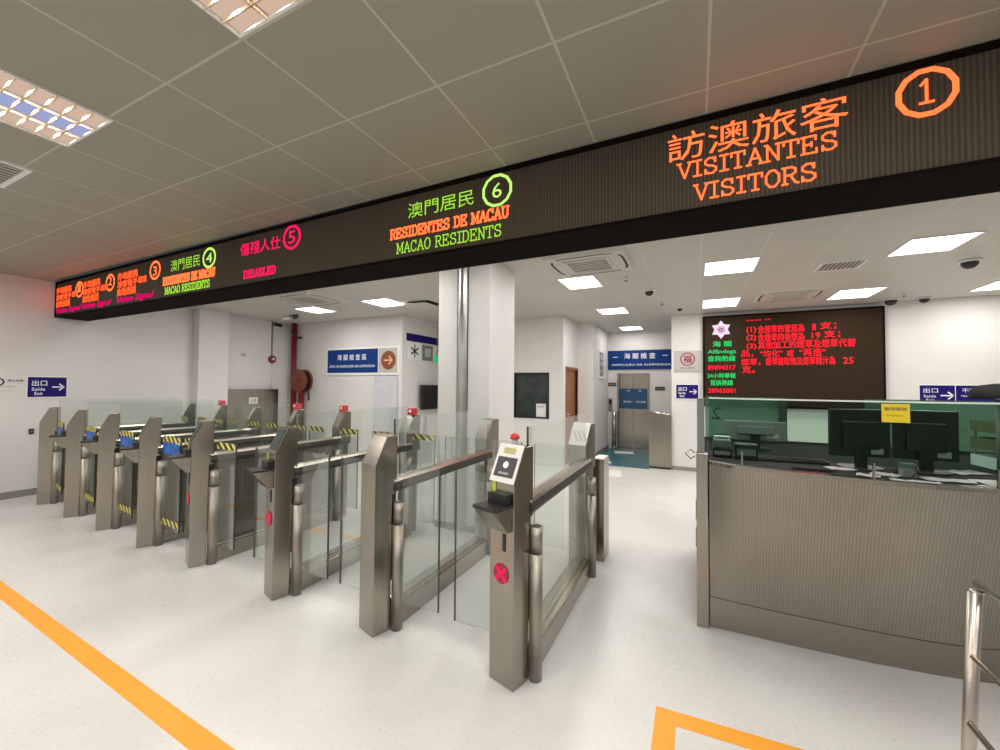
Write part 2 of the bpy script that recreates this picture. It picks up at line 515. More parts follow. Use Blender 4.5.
def ring(parent, m, cx, cz, rx, rz, w, n=14, y=-0.004, name='number_ring'):
    bm = bmesh.new()
    a, b = [], []
    for k in range(n):
        t = 2 * PI * (k + .5) / n
        a.append(bm.verts.new((cx + rx * math.cos(t), y, cz + rz * math.sin(t))))
        b.append(bm.verts.new((cx + (rx - w) * math.cos(t), y, cz + (rz - w) * math.sin(t))))
    for k in range(n):
        bm.faces.new((a[k], a[(k + 1) % n], b[(k + 1) % n], b[k]))
    me = bpy.data.meshes.new(name)
    bm.to_mesh(me); bm.free()
    return link(name, me, m, parent)

def disc(name, m, parent, cx, cz, rx, rz, y0, y1, n=28):
    return prism(name, m, parent, [(cx + rx * math.cos(2 * PI * k / n), cz + rz * math.sin(2 * PI * k / n)) for k in range(n)], y0, y1, 'y')

def arrow(parent, m, cx, cz, s, y=-0.004, w=0.14, name='arrow'):
    bm = bmesh.new()
    stroke_quads(bm, [(cx - s, cz), (cx + s * .9, cz)], s * w * 2, y)
    stroke_quads(bm, [(cx + s * .2, cz + s * .75), (cx + s, cz), (cx + s * .2, cz - s * .75)], s * w * 2, y)
    me = bpy.data.meshes.new(name)
    bm.to_mesh(me); bm.free()
    return link(name, me, m, parent)

# ---------------------------------------------------------------- setting
XL, HF, HB = -8.23, 2.98, 2.90
YB = 8.30
struct(box('floor', 'floor', None, -8.6, 5.7, -4.2, 12.2, -0.10, 0.0))
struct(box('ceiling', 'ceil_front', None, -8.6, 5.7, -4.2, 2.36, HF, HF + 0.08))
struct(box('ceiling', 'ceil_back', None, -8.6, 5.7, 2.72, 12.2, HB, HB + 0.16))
struct(box('wall_left', 'wall', None, XL - 0.15, XL, -4.2, 6.2, 0, 3.06))
struct(box('wall_pilaster', 'wall', None, XL, XL + 0.19, 4.20, 4.72, 0, HB))
struct(box('wall_sign', 'wall', None, XL, -5.09, 6.2, 6.35, 0, HB))
struct(box('wall_side', 'wall', None, -5.24, -5.09, 6.35, 9.5, 0, HB))
struct(box('wall_far', 'wall', None, -5.24, -3.4, 9.5, 9.65, 0, HB))
# wall with the dark window, built round the opening
boxes_w = [(-3.60, -3.31, 7.5, 7.62, 0, HB), (-2.56, -2.28, 7.5, 7.62, 0, HB), (-3.31, -2.56, 7.5, 7.62, 0, 0.91), (-3.31, -2.56, 7.5, 7.62, 1.81, HB)]
struct(boxes('wall_window', 'wall', None, boxes_w))
struct(box('wall_office_side', 'wall', None, -3.60, -3.48, 7.62, 9.5, 0, HB))
struct(boxes('wall_door_side', 'wall', None, [(-2.40, -2.28, 7.62, 7.70, 0, HB), (-2.40, -2.28, 8.50, 8.6, 0, HB), (-2.40, -2.28, 7.70, 8.50, 1.90, HB)]))
struct(box('wall_corner', 'wall', None, -2.40, -1.96, 8.6, 8.72, 0, HB))
struct(box('wall_corridor', 'wall', None, -2.12, -1.99, 8.72, 10.5, 0, HB))
struct(boxes('wall_elevator', 'wall', None, [(-2.12, -1.75, 10.4, 10.55, 0, HB), (-1.02, 0.3, 10.4, 10.55, 0, HB), (-1.75, -1.02, 10.4, 10.55, 1.86, HB)]))
struct(box('wall_corridor_right', 'wall', None, -0.25, -0.1, YB + 0.15, 10.4, 0, HB))
struct(box('wall_back', 'wall', None, -0.41, 5.6, YB, YB + 0.15, 0, HB))
struct(box('wall_right', 'wall', None, 5.5, 5.65, -4.2, YB, 0, 3.06))
struct(box('wall_behind', 'wall', None, -8.4, 5.65, -4.2, -4.05, 0, 3.06))
# a deep recess beyond the corridor keeps the ceiling void closed
struct(box('baseboard_left', 'base', None, XL, XL + 0.012, -4.0, 4.20, 0, 0.09))
struct(box('baseboard_back', 'base', None, -0.41, 0.0, YB - 0.012, YB, 0, 0.07))
struct(box('baseboard_corridor', 'base', None, -1.99, -1.978, 8.72, 10.4, 0, 0.09))
struct(box('baseboard_corner', 'base', None, -2.28, -1.96, 8.588, 8.6, 0, 0.09))
# teal vinyl at the elevator
o = tag(box('floor_mat', 'teal', None, -1.97, -0.80, 8.12, 10.38, 0.0, 0.006), 'teal floor covering in front of the stainless elevator doors', 'floor mat')

# window_1: dark office window with a notice
w = struct(box('window_1', 'black', None, -3.31, -2.56, 7.54, 7.58, 0.91, 1.81))
w.data.materials.clear(); w.data.materials.append(M['dark_window'])
struct(boxes('window_1_frame', 'black', w, [(-3.31, -3.28, 7.49, 7.6, .91, 1.81), (-2.59, -2.56, 7.49, 7.6, .91, 1.81), (-3.28, -2.59, 7.49, 7.6, .91, .94), (-3.28, -2.59, 7.49, 7.6, 1.78, 1.81)]))
n = thing('notice', 'white paper notice taped in the corner of the dark office window', 'notice', (-2.735, 7.53, 0.93))
box('paper', 'paper', n, -0.10, 0.10, -0.003, 0, 0, 0.27)
lettering(n, 'dletters', [('NOTICE', -.07, .07, .19, .23)], y=-0.005)
# door_1: brown wooden door in the side wall
d = struct(box('door_1', 'brown', None, -2.36, -2.31, 7.70, 8.50, 0.0, 1.88))
boxes('door_frame', 'brown', d, [(-2.31, -2.262, 7.66, 7.70, 0, 1.92), (-2.31, -2.262, 8.50, 8.54, 0, 1.92), (-2.31, -2.262, 7.66, 8.54, 1.88, 1.93)])
tube('handle', 'chrome', d, [(-2.31, 7.78, 1.0), (-2.26, 7.78, 1.0), (-2.26, 7.90, 1.0)], 0.01)
# door_2: elevator
d = struct(box('door_2', 'steel', None, -1.72, -1.388, 10.46, 10.49, 0.0, 1.84))
box('door_leaf', 'steel', d, -1.382, -1.05, 10.46, 10.49, 0.0, 1.84)
boxes('door_frame', 'steel', d, [(-1.76, -1.72, 10.37, 10.52, 0, 1.88), (-1.05, -1.01, 10.37, 10.52, 0, 1.88), (-1.72, -1.05, 10.37, 10.52, 1.84, 1.88)])

# ceiling panels, fixtures -------------------------------------------------
def fixture(x0, x1, y0, y1, z, label, louver, watts, warm=False):
    cx, cy = (x0 + x1) / 2, (y0 + y1) / 2
    t = thing('ceiling_light', label, 'ceiling light', (cx, cy, z), 0, 'recessed fluorescent ceiling lights')
    hx, hy = (x1 - x0) / 2, (y1 - y0) / 2
    f = 0.012
    boxes('frame', 'white', t, [(-hx, -hx + f, -hy, hy, -0.012, 0.0), (hx - f, hx, -hy, hy, -0.012, 0.0), (-hx + f, hx - f, -hy, -hy + f, -0.012, 0.0), (-hx + f, hx - f, hy - f, hy, -0.012, 0.0)])
    w3 = (2 * hx - 2 * f) / 3
    for k in range(3):
        xa = -hx + f + k * w3
        if louver:
            box('tube_bay', 'tube_cool' if (k == 1 and not warm) else 'tube_warm', t, xa + 0.004, xa + w3 - 0.004, -hy + f, hy - f, -0.003, -0.001)
        else:
            box('diffuser', 'tube', t, xa + 0.004, xa + w3 - 0.004, -hy + f, hy - f, -0.006, -0.001)
    if louver:
        bl = []
        n = 8
        for i in range(1, n):
            yy = -hy + f + i * (2 * hy - 2 * f) / n
            bl.append((-hx + f, hx - f, yy - 0.003, yy + 0.003, -0.022, -0.008))
        for k in (1, 2):
            xx = -hx + f + k * w3
            bl.append((xx - 0.004, xx + 0.004, -hy + f, hy - f, -0.022, -0.0085))
        boxes('louver', 'louver', t, bl)
    lw_ = .045 if louver else w3 * .86
    for k in range(3):
        l = bpy.data.lights.new('lamp', 'AREA')
        l.shape = 'RECTANGLE'
        l.size, l.size_y = lw_, 2 * hy * 0.94
        l.energy = watts / 3
        l.color = (1.0, 0.965, 0.92)
        lo = bpy.data.objects.new('lamp', l)
        C.objects.link(lo)
        lo.parent = t
        lo.location = (-hx + f + (k + .5) * w3, 0, -0.0075 if louver else -0.014)
    return t

def gx(i):  # front joints
    return -2.851 + 0.5815 * i
fixture(gx(2) + .01, gx(3) - .01, 0.455, 1.0, HF, 'louvred ceiling light with warm glow, the one closest above the numbered display board', True, FRONT_W, True)
fixture(gx(-1) + .03, gx(0) + .01, 0.47, 1.035, HF, 'louvred ceiling light with a bluish middle strip before the display board', True, FRONT_W)
fixture(gx(-4) + .01, gx(-3) - .01, 0.455, 1.0, HF, 'louvred ceiling light beside the slotted vent before the display board', True, FRONT_W)
unseen = [(-7, .455), (5, .455), (8, .455), (-7, -1.8), (-4, -1.8), (-1, -1.8), (2, -1.8), (5, -1.8), (8, -1.8)]
for i, y in unseen:
    fixture(gx(i) + .01, gx(i + 1) - .01, y, y + .545, HF, 'ceiling light over the waiting side of the hall', False, FRONT_W)
BL = [(-1.57, -1.11, 4.88, 5.48, 'bright ceiling light beside the air conditioning cassette, over the gate exits'),
      (-1.57, -1.08, 7.08, 7.66, 'bright ceiling light, middle one of the row leading to the elevator'),
      (-1.57, -1.10, 9.42, 10.0, 'small bright ceiling light right before the elevator wall'),
      (0.09, 0.61, 4.88, 5.45, 'bright ceiling light over the middle of the hall, before the wall display'),
      (0.10, 0.62, 6.98, 7.70, 'bright ceiling light just above the emblem corner of the wall display'),
      (1.79, 2.30, 7.02, 7.70, 'slanting ceiling light between wall display and cassette, close to the back wall'),
      (1.75, 2.23, 4.86, 5.40, 'large ceiling light with visible lamp strips over the staffed counter'),
      (3.38, 3.90, 7.20, 7.80, 'ceiling light cut by the picture edge above the white back wall'),
      (-4.86, -4.32, 4.86, 5.42, 'ceiling light with three lamp strips over the customs sign wall'),
      (-6.46, -5.95, 4.88, 5.40, 'ceiling light before the red pipe in the corner')]
for a in BL:
    fixture(a[0], a[1], a[2], a[3], HB, a[4], False, BACK_W * (.5 if a[2] > 9 else 1))
for x in (-6.46, -4.86, -3.2, -1.57, .09, 1.77):  # unseen row added to brighten the column and the rear of the gates
    fixture(x, x + .48, 2.90, 3.42, HB, 'added ceiling light, out of sight behind the numbered display board', False, BACK_W * .75)
for x, y in ((3.4, 4.88), (-3.1, 4.88)):
    fixture(x, x + .5, y, y + .56, HB, 'ceiling light over the far side of the hall', False, BACK_W)

def cassette(x0, x1, y0, y1, label):
    cx, cy = (x0 + x1) / 2, (y0 + y1) / 2
    t = thing('air_conditioner', label, 'air conditioner', (cx, cy, HB), 0, 'ceiling cassette air conditioners')
    hx, hy = (x1 - x0) / 2, (y1 - y0) / 2
    pts = [(-hx, 0), (-hx + .03, -.035), (hx - .03, -.035), (hx, 0)]
    bm = bmesh.new()
    q = [bm.verts.new(p) for p in ((-hx, -hy, 0), (hx, -hy, 0), (hx, hy, 0), (-hx, hy, 0))]
    e = 0.03
    r_ = [bm.verts.new(p) for p in ((-hx + e, -hy + e, -.035), (hx - e, -hy + e, -.035), (hx - e, hy - e, -.035), (-hx + e, hy - e, -.035))]
    bm.faces.new(q); bm.faces.new(r_[::-1])
    for k in range(4):
        bm.faces.new((q[k], q[(k + 1) % 4], r_[(k + 1) % 4], r_[k]))
    finish(bm, 'panel', 'offwhite', t)
    gw, gh = hx * 0.48, hy * 0.52
    boxes('grille_frame', 'offwhite', t, [(-gw - .03, -gw, -gh - .03, gh + .03, -.046, -.035), (gw, gw + .03, -gh - .03, gh + .03, -.046, -.035), (-gw, gw, -gh - .03, -gh, -.046, -.035), (-gw, gw, gh, gh + .03, -.046, -.035)])
    box('grille_back', 'rubber', t, -gw, gw, -gh, gh, -.038, -.0355)
    sl = []
    for k in range(7):
        yy = -gh + (k + .5) * 2 * gh / 7
        sl.append((-gw, gw, yy - gh / 16, yy + gh / 16, -.045, -.0385))
    boxes('slats', 'offwhite', t, sl)
    # rounded outlet slots round the grille
    bm = bmesh.new()
    n = 32
    ax_, ay_ = hx * .86, hy * .84
    pa = []
    for k in range(n):
        t_ = 2 * PI * k / n
        c, s_ = math.cos(t_), math.sin(t_)
        pa.append((ax_ * math.copysign(abs(c) ** .45, c), ay_ * math.copysign(abs(s_) ** .45, s_)))
    for k in range(n):
        if k % 8 in (3, 4):
            continue
        a, b = Vector(pa[k]), Vector(pa[(k + 1) % n])
        d_ = (b - a).normalized(); nn = Vector((-d_.y, d_.x)) * .013
        for pp in [((a + nn), (b + nn), (b - nn), (a - nn))]:
            bm.faces.new([bm.verts.new((p.x, p.y, -.0365)) for p in pp])
    finish(bm, 'outlet_slots', 'rubber', t)
    return t
cassette(-1.47, -0.60, 3.98, 4.76, 'white ceiling air conditioning cassette with round-cornered black slot above the gate exits')
cassette(0.80, 1.62, 6.66, 7.42, 'ceiling air conditioning cassette in front of the red text wall display')
cassette(-5.85, -5.00, 3.98, 4.82, 'pale ceiling air conditioning cassette above the customs sign side, beside the red pipe corner')

def vent(x0, x1, y0, y1, z, label, n=9, tilt=False):
    t = thing('ceiling_vent', label, 'ceiling vent', ((x0 + x1) / 2, (y0 + y1) / 2, z))
    hx, hy = (x1 - x0) / 2, (y1 - y0) / 2
    boxes('frame', 'white', t, [(-hx, -hx + .03, -hy, hy, -.01, 0), (hx - .03, hx, -hy, hy, -.01, 0), (-hx + .03, hx - .03, -hy, -hy + .03, -.01, 0), (-hx + .03, hx - .03, hy - .03, hy, -.01, 0)])
    box('cavity', 'black', t, -hx + .03, hx - .03, -hy + .03, hy - .03, -.004, -.001)
    sl = []
    for k in range(n):
        xx = -hx + .03 + (k + .5) * (2 * hx - .06) / n
        sl.append((xx - .012, xx + .004, -hy + .03, hy - .03, -.012, -.0045))
    boxes('slats', 'offwhite', t, sl)
vent(gx(-3) + .02, gx(-2) - .01, 0.47, 1.06, HF, 'slotted white ceiling vent next to the louvred light at the picture edge')
vent(1.22, 1.64, 5.42, 5.80, HB, 'square slatted ceiling vent between the wall display and the large ceiling light')
t = thing('open_ceiling_panel', 'loose ceiling panel hanging down beside the white column, showing a dark void', 'ceiling panel', (-4.12, 5.5, HB))
box('panel', 'offwhite', t, -.25, .25, -.25, .25, -.045, -.030)
box('cavity', 'black', t, -.22, .30, -.22, .24, -.004, -.001)
boxes('hanger', 'steel', t, [(-.23, -.21, -.01, .01, -.03, 0), (.21, .23, -.01, .01, -.03, 0)])

def dome(x, y, label, r=0.055):
    t = thing('dome_camera', label, 'security camera', (x, y, HB), 0, 'dome cameras on the ceiling')
    tube('mount', 'white', t, [(0, 0, 0), (0, 0, -.025)], r * 1.1, 18)
    bm = bmesh.new()
    bmesh.ops.create_uvsphere(bm, u_segments=16, v_segments=8, radius=r * .85)
    for v in bm.verts:
        v.co.z = min(0, v.co.z) * 1.0 - .025
    bmesh.ops.remove_doubles(bm, verts=bm.verts[:], dist=1e-5)
    finish(bm, 'dome', 'rubber', t, smooth=True)
dome(-0.58, 5.98, 'dark dome camera on the ceiling behind the large cassette, before the elevator wing', .07)
dome(-0.24, 7.50, 'small dome camera on the ceiling close to the white pier', .05)
dome(2.59, 5.93, 'dark dome camera on the ceiling between the large light and the cut-off light', .08)
dome(2.66, 8.05, 'wide dome camera on the ceiling at the corner of the wall display', .09)
dome(3.05, 8.10, 'dome camera on the ceiling against the bare white back wall', .07)
def sprinkler(x, y, label):
    t = thing('sprinkler_head', label, 'sprinkler', (x, y, HB), 0, 'ceiling sprinkler heads')
    tube('stem', 'chrome', t, [(0, 0, 0), (0, 0, -.05)], .012, 10)
    tube('deflector', 'grey', t, [(0, 0, -.05), (0, 0, -.055)], .028, 12)
sprinkler(-0.77, 5.15, 'small ceiling sprinkler beside the bright light at the large cassette')
sprinkler(-0.48, 6.90, 'small ceiling sprinkler between two dome cameras near the pier')
sprinkler(2.66, 7.62, 'small ceiling sprinkler right of the slanting light at the back wall')

# ---------------------------------------------------------------- the numbered display board
B = thing('display_board', 'long black overhead board showing six numbered passport lanes in coloured lights', 'display board', (0, 2.364, 0), -.0092)
bx0, bx1 = XL + 0.012, 3.4
box('housing', 'board', B, bx0, bx1, 0.0, 0.34, 2.47, 2.975)
boxes('frame', 'board', B, [(bx0, bx1, -.02, 0, 2.945, 2.975), (bx0, bx1, -.02, 0, 2.47, 2.492), (bx0, bx0 + .02, -.02, 0, 2.492, 2.945)])
box('led_panel', 'ledface', B, bx0 + .02, bx1, -.008, 0, 2.492, 2.945)
yy = -.0115
lettering(B, 'led_orange', [('訪澳旅客', -.13, .64, 2.765, 2.915)], yy)
serif(B, 'led_orange', 'VISITANTES', -.08, .60, 2.665, 2.745, .0095, yy)
serif(B, 'led_orange', 'VISITORS', .0, .52, 2.535, 2.615, .0095, yy)
ring(B, 'led_orange', .905, 2.83, .105, .11, .022, 12, yy)
serif(B, 'led_orange', '1', .87, .94, 2.785, 2.885, .011, yy)
lettering(B, 'led_green', [('澳門居民', -1.89, -1.34, 2.775, 2.885)], yy)
ring(B, 'led_green2', -1.165, 2.835, .112, .112, .02, 12, yy)
lettering(B, 'led_green2', [('6', -1.20, -1.13, 2.785, 2.885)], yy)
serif(B, 'led_orange', 'RESIDENTES DE MACAU', -2.05, -1.08, 2.645, 2.715, .0135, yy)
serif(B, 'led_green', 'MACAO RESIDENTS', -1.99, -1.13, 2.53, 2.605, .0085, yy)
lettering(B, 'led_pink', [('傷殘人仕', -3.86, -3.29, 2.765, 2.885)], yy, bold=.008)
ring(B, 'led_pink', -3.145, 2.84, .115, .112, .026, 14, yy)
lettering(B, 'led_pink', [('5', -3.19, -3.10, 2.785, 2.895)], yy, bold=.01)
serif(B, 'led_pink', 'DISABLED', -3.80, -3.35, 2.55, 2.615, .016, yy)
lettering(B, 'led_green', [('澳門居民', -5.06, -4.52, 2.765, 2.89)], yy)
ring(B, 'led_green2', -4.36, 2.825, .115, .108, .026, 14, yy)
lettering(B, 'led_green2', [('4', -4.41, -4.31, 2.775, 2.875)], yy, bold=.01)
serif(B, 'led_orange', 'RESIDENTES DE MACAU', -5.20, -4.26, 2.635, 2.71, .020, yy)
serif(B, 'led_green', 'MACAO RESIDENTS', -5.16, -4.34, 2.53, 2.60, .014, yy)
for x0, n, rx in ((-6.21, '3', -5.375), (-7.12, '2', -6.40), (-7.93, '1', -7.235)):
    lettering(B, 'led_orange2', [('外地居民', x0, x0 + .46, 2.80, 2.885), ('旅客電子', x0, x0 + .46, 2.71, 2.785),
                                 ('自助過關', x0, x0 + .42, 2.61, 2.695)], yy, bold=.10)
    lettering(B, 'led_orange2', [('通道', x0 + .48, x0 + .66, 2.72, 2.79)], yy, bold=.10)
    lettering(B, 'led_mag', [('Video Signal', x0, x0 + (.82 if n == '3' else .76), 2.51, 2.59)], yy, bold=.08, shear=.3)
    ring(B, 'led_orange', rx, 2.825 if n == '3' else 2.80, .115, .11, .026, 14, yy)
    lettering(B, 'led_orange', [(n, rx - .04, rx + .04, 2.765, 2.87)], yy, bold=.012)

for ch in B.children:
    if ch.name.startswith(('lettering', 'number_ring')):
        for v in ch.data.vertices:
            v.co.x *= 1 + .0092 * (.5 - v.co.x) / 2.36

# ---------------------------------------------------------------- wall display
D = thing('wall_display', 'large dark wall display with red and green glowing customs text', 'wall display', (1.38, YB, 0))
box('housing', 'board', D, -1.26, 1.26, -.09, -.001, 1.20, 2.83)
box('led_panel', 'ledface2', D, -1.23, 1.23, -.096, -.09, 1.23, 2.80)
yd = -.099
def dl(m, items, bold=.0):
    lettering(D, m, [(t, a - 1.38, b - 1.38, c, e) for t, a, b, c, e in items], yd, bold)
dl('led_red', [('(1)', .80, .94, 2.48, 2.60), ('含煙草的雪茄為', .97, 1.62, 2.48, 2.61), ('1', 1.73, 1.77, 2.50, 2.60), ('支；', 1.83, 2.04, 2.50, 2.62),
               ('(2)', .80, .94, 2.35, 2.46), ('含煙草的香煙為', .97, 1.62, 2.34, 2.47), ('19', 1.72, 1.83, 2.36, 2.46), ('支；', 1.88, 2.09, 2.36, 2.48),
               ('(3)', .80, .94, 2.20, 2.31), ('其他加工的煙草及煙草代替', .97, 2.28, 2.21, 2.34),
               ('品，', .72, .90, 2.08, 2.19), ('“均化”', 1.00, 1.32, 2.07, 2.19), ('或', 1.38, 1.47, 2.07, 2.18), ('“再造”', 1.55, 1.90, 2.07, 2.20),
               ('煙草，', .72, 1.00, 1.93, 2.05), ('煙草提取物及煙草精汁為', 1.08, 2.02, 1.93, 2.06), ('25', 2.12, 2.25, 1.94, 2.04),
               ('克。', .73, .92, 1.80, 1.92)], bold=.018)
dl('led_red', [('海關條例', .79, 1.02, 2.70, 2.725), ('公佈', 1.07, 1.16, 2.70, 2.73)])
dl('led_g3', [('海 關', .28, .57, 2.27, 2.37), ('Alfândega', .20, .64, 2.13, 2.22), ('查詢熱線', .20, .63, 2.01, 2.11),
              ('24小時舉報', .19, .63, 1.71, 1.80), ('投訴熱線', .24, .59, 1.58, 1.68)], bold=.02)
dl('led_red', [('89894317', .20, .63, 1.86, 1.94), ('28965001', .20, .63, 1.45, 1.53)], bold=.02)
bm = bmesh.new()
pts = []
for k in range(12):
    rr = .165 if k % 2 == 0 else .105
    t_ = PI / 2 + k * PI / 6
    pts.append((.41 - 1.38 + rr * math.cos(t_), 2.575 + rr * math.sin(t_)))
bm.faces.new([bm.verts.new((p[0], yd, p[1])) for p in pts])
finish(bm, 'emblem', 'led_white', D)
ring(D, 'led_mag', .41 - 1.38, 2.575, .06, .06, .014, 12, yd - .002, 'emblem_ring')
ring(D, 'navy', .41 - 1.38, 2.575, .035, .035, .02, 8, yd - .002, 'emblem_centre')

# ---------------------------------------------------------------- signs
def sign_board(name, label, cat, loc, rz, w, h, m, border=0.0, th=0.012, bm_='white'):
    t = thing(name, label, cat, loc, rz)
    if border:
        box('backing', bm_, t, -w / 2 - border, w / 2 + border, -th, -0.001, -border, h + border)
        box('face', m, t, -w / 2, w / 2, -th - .002, -th, 0, h)
    else:
        box('face', m, t, -w / 2, w / 2, -th, -0.001, 0, h)
    return t
F = -0.016
def exit_sign(label, loc, rz, w, h):
    t = sign_board('exit_sign', label, 'exit sign', loc, rz, w, h, 'navy', .015)
    lettering(t, 'letters', [('出口', -w * .40, -w * .02, h * .56, h * .84), ('Saída', -w * .40, -w * .06, h * .32, h * .47), ('Exit', -w * .33, -w * .12, h * .10, h * .25)], F, bold=.02)
    arrow(t, 'letters', w * .28, h * .5, w * .15, F)
    return t
exit_sign('navy exit sign with white arrow on the wall beside the gates', (XL, 2.38, 1.345), PI / 2, .38, .275)
exit_sign('small navy exit sign with arrow on the white pier below a silver plaque', (-.145, YB, 1.335), 0, .37, .255)
t = sign_board('exit_sign', 'wide navy exit sign with two halves on the back wall above the counter', 'exit sign', (3.45, YB, 1.34), 0, .80, .26, 'navy', .012)
box('divider', 'letters', t, -.015, -.008, F, F + .002, 0, .26)
lettering(t, 'letters', [('出口', -.36, -.20, .15, .22), ('不適用', .06, .27, .16, .22), ('Saída', -.36, -.22, .08, .12), ('Não disponível', .05, .28, .09, .12), ('Exit', -.33, -.24, .02, .06)], F, bold=.01)
arrow(t, 'letters', -.10, .11, .065, F)

t = sign_board('notice_plate', 'pale notice plate with round emblem on the wall before the exit sign', 'notice', (XL, 1.95, 1.38), PI / 2, .44, .24, 'wall', 0, .006)
ring(t, 'dletters', -.02, .17, .055, .055, .018, 20, -.008)
lettering(t, 'dletters', [('禁止吸煙', .06, .20, .175, .205), ('No smoking in this hall', -.10, .12, .10, .115)], -.008, bold=.02)
lettering(t, 'silver', [('Proibido fumar', .06, .18, .145, .16), ('Regulations', -.1, .1, .04, .06)], -.008)

t = thing('customs_direction_sign', 'long blue customs inspection sign with copper arrow disc above the glass notice', 'sign', (-6.11, 6.2, 0))
box('backing', 'white', t, -.98, .97, -.02, -.001, 1.74, 2.31)
box('blue_field', 'blue', t, -.95, .44, -.024, -.02, 1.79, 2.27)
box('silver_field', 'silver', t, .46, .93, -.024, -.02, 1.79, 2.27)
lettering(t, 'letters', [('海 關 檢 查 區', -.66, .14, 2.05, 2.17), ('ÁREA DE INSPECÇÃO DE ALFÂNDEGA', -.89, .37, 1.89, 1.96)], -.026, bold=.015)
disc('disc', 'copper', t, .71, 2.03, .18, .185, -.03, -.024)
arrow(t, 'peach', .71, 2.03, .10, -.032)

t = thing('elevator_wing_sign', 'dark blue customs sign with white lettering above the elevator', 'sign', (-1.25, 10.4, 0))
box('face', 'blue', t, -.74, .76, -.03, -.001, 1.97, 2.44)
lettering(t, 'letters', [('海 關 檢 查', -.34, .38, 2.23, 2.37), ('INSPECÇÃO DE ALFÂNDEGA', -.64, .72, 2.05, 2.12), ('—', -.62, -.50, 2.27, 2.285), ('—', .54, .66, 2.29, 2.305)], -.032, bold=.01)
t = thing('elevator_door_notice', 'blue banner notice hung across the stainless elevator doors', 'notice', (-1.385, 10.455, 0))
box('face', 'cyan', t, -.335, .335, -.012, -.001, 1.00, 1.50)
lettering(t, 'letters', [('請勿進入', -.24, -.02, 1.15, 1.20), ('停止使用', .06, .29, 1.15, 1.20), ('海關', -.16, -.08, 1.43, 1.46), ('通告', .12, .2, 1.43, 1.46)], -.014, bold=.01)
t = sign_board('room_plate', 'small black door plate on the wall beside the elevator frame', 'sign', (-1.90, 10.4, 1.555), 0, .22, .09, 'dletters', 0, .01)
lettering(t, 'silver', [('ELEVADOR', -.09, .09, .03, .06)], -.012)
t = sign_board('room_plate', 'small black plate on the wall between elevator and white pier', 'sign', (-.77, 10.4, 1.46), 0, .22, .09, 'dletters', 0, .01)
lettering(t, 'silver', [('ALFÂNDEGA', -.09, .09, .03, .06)], -.012)
t = thing('elevator_call_panel', 'slim elevator call panel with dark screen on the corridor end wall', 'call panel', (-1.93, 10.4, .92))
box('plate', 'steel', t, -.045, .045, -.015, -.001, 0, .32)
box('screen', 'black', t, -.035, .035, -.018, -.015, .19, .30)
tube('button', 'chrome', t, [(0, -.015, .08), (0, -.022, .08)], .015, 12)
t = sign_board('plaque', 'silver plaque with round maroon emblem on the white pier', 'sign', (-.135, YB, 1.83), 0, .46, .39, 'silver', 0, .012)
ring(t, 'maroon', .0, .235, .125, .125, .02, 28, -.014)
lettering(t, 'maroon', [('福', -.07, .07, .165, .305)], -.014, bold=.03)
lettering(t, 'dletters', [('禁止吸煙', -.12, .12, .055, .085), ('Proibição de fumar / No smoking', -.2, .2, .01, .022)], -.014)
t = sign_board('framed_notice', 'framed bluish notice on the corridor wall before the elevator', 'notice', (-1.99, 9.55, 1.75), PI / 2, .50, .62, 'white', 0, .012)
boxes('frame', 'white', t, [(-.27, -.25, -.02, -.001, -.02, .64), (.25, .27, -.02, -.001, -.02, .64), (-.25, .25, -.02, -.001, -.02, 0), (-.25, .25, -.02, -.001, .62, .64)])
box('print', 'grey', t, -.22, .22, -.014, -.012, .03, .59)
lettering(t, 'letters', [('通告', -.12, .12, .42, .54), ('請保持安靜', -.18, .18, .28, .36), ('AVISO', -.15, .15, .12, .2)], -.016)

# recess on the far left, seen between sign wall and column
t = sign_board('navy_strip_sign', 'thin navy strip sign high on the recess wall behind the white column', 'sign', (-5.09, 7.0, 2.42), PI / 2, 1.35, .15, 'navy', 0, .012)
t = sign_board('wall_poster', 'white poster with a dark snowflake-like emblem under the navy strip sign', 'poster', (-5.09, 6.58, 2.06), PI / 2, .42, .34, 'white', 0, .01)
bm = bmesh.new()
for k in range(3):
    a = PI / 2 + k * PI / 3
    stroke_quads(bm, [(.12 * math.cos(a), .17 + .12 * math.sin(a)), (-.12 * math.cos(a), .17 - .12 * math.sin(a))], .035, -.012)
finish(bm, 'emblem', 'dletters', t)
t = sign_board('wall_poster', 'grey poster panel beside the snowflake-like emblem poster', 'poster', (-5.09, 7.02, 2.06), PI / 2, .36, .32, 'grey', 0, .01)
lettering(t, 'letters', [('關', -.1, .1, .07, .25)], -.012)
t = sign_board('wall_poster', 'white poster with a circular arrow mark, half hidden by the column', 'poster', (-5.09, 7.42, 2.08), PI / 2, .36, .30, 'white', 0, .01)
ring(t, 'dletters', 0, .15, .10, .10, .02, 24, -.012)
t = thing('emergency_exit_sign', 'glowing green running man exit sign half hidden by the column', 'exit sign', (-4.72, 7.0, 2.02))
box('face', 'exit_green', t, -.16, .16, -.03, 0, 0, .15)
lettering(t, 'led_white', [('出口', -.06, .14, .03, .12)], -.032)
boxes('bracket', 'grey', t, [(-.10, -.09, -.02, -.01, .15, .87), (.09, .10, -.02, -.01, .15, .87)])
t = thing('wall_television', 'black screen on a bracket in the recess behind the column', 'television', (-5.09, 7.05, 1.05), PI / 2)
box('screen', 'black', t, -.36, .42, -.14, -.07, 0, .50, .008)
box('bracket', 'grey', t, -.06, .06, -.07, -.001, .15, .35)

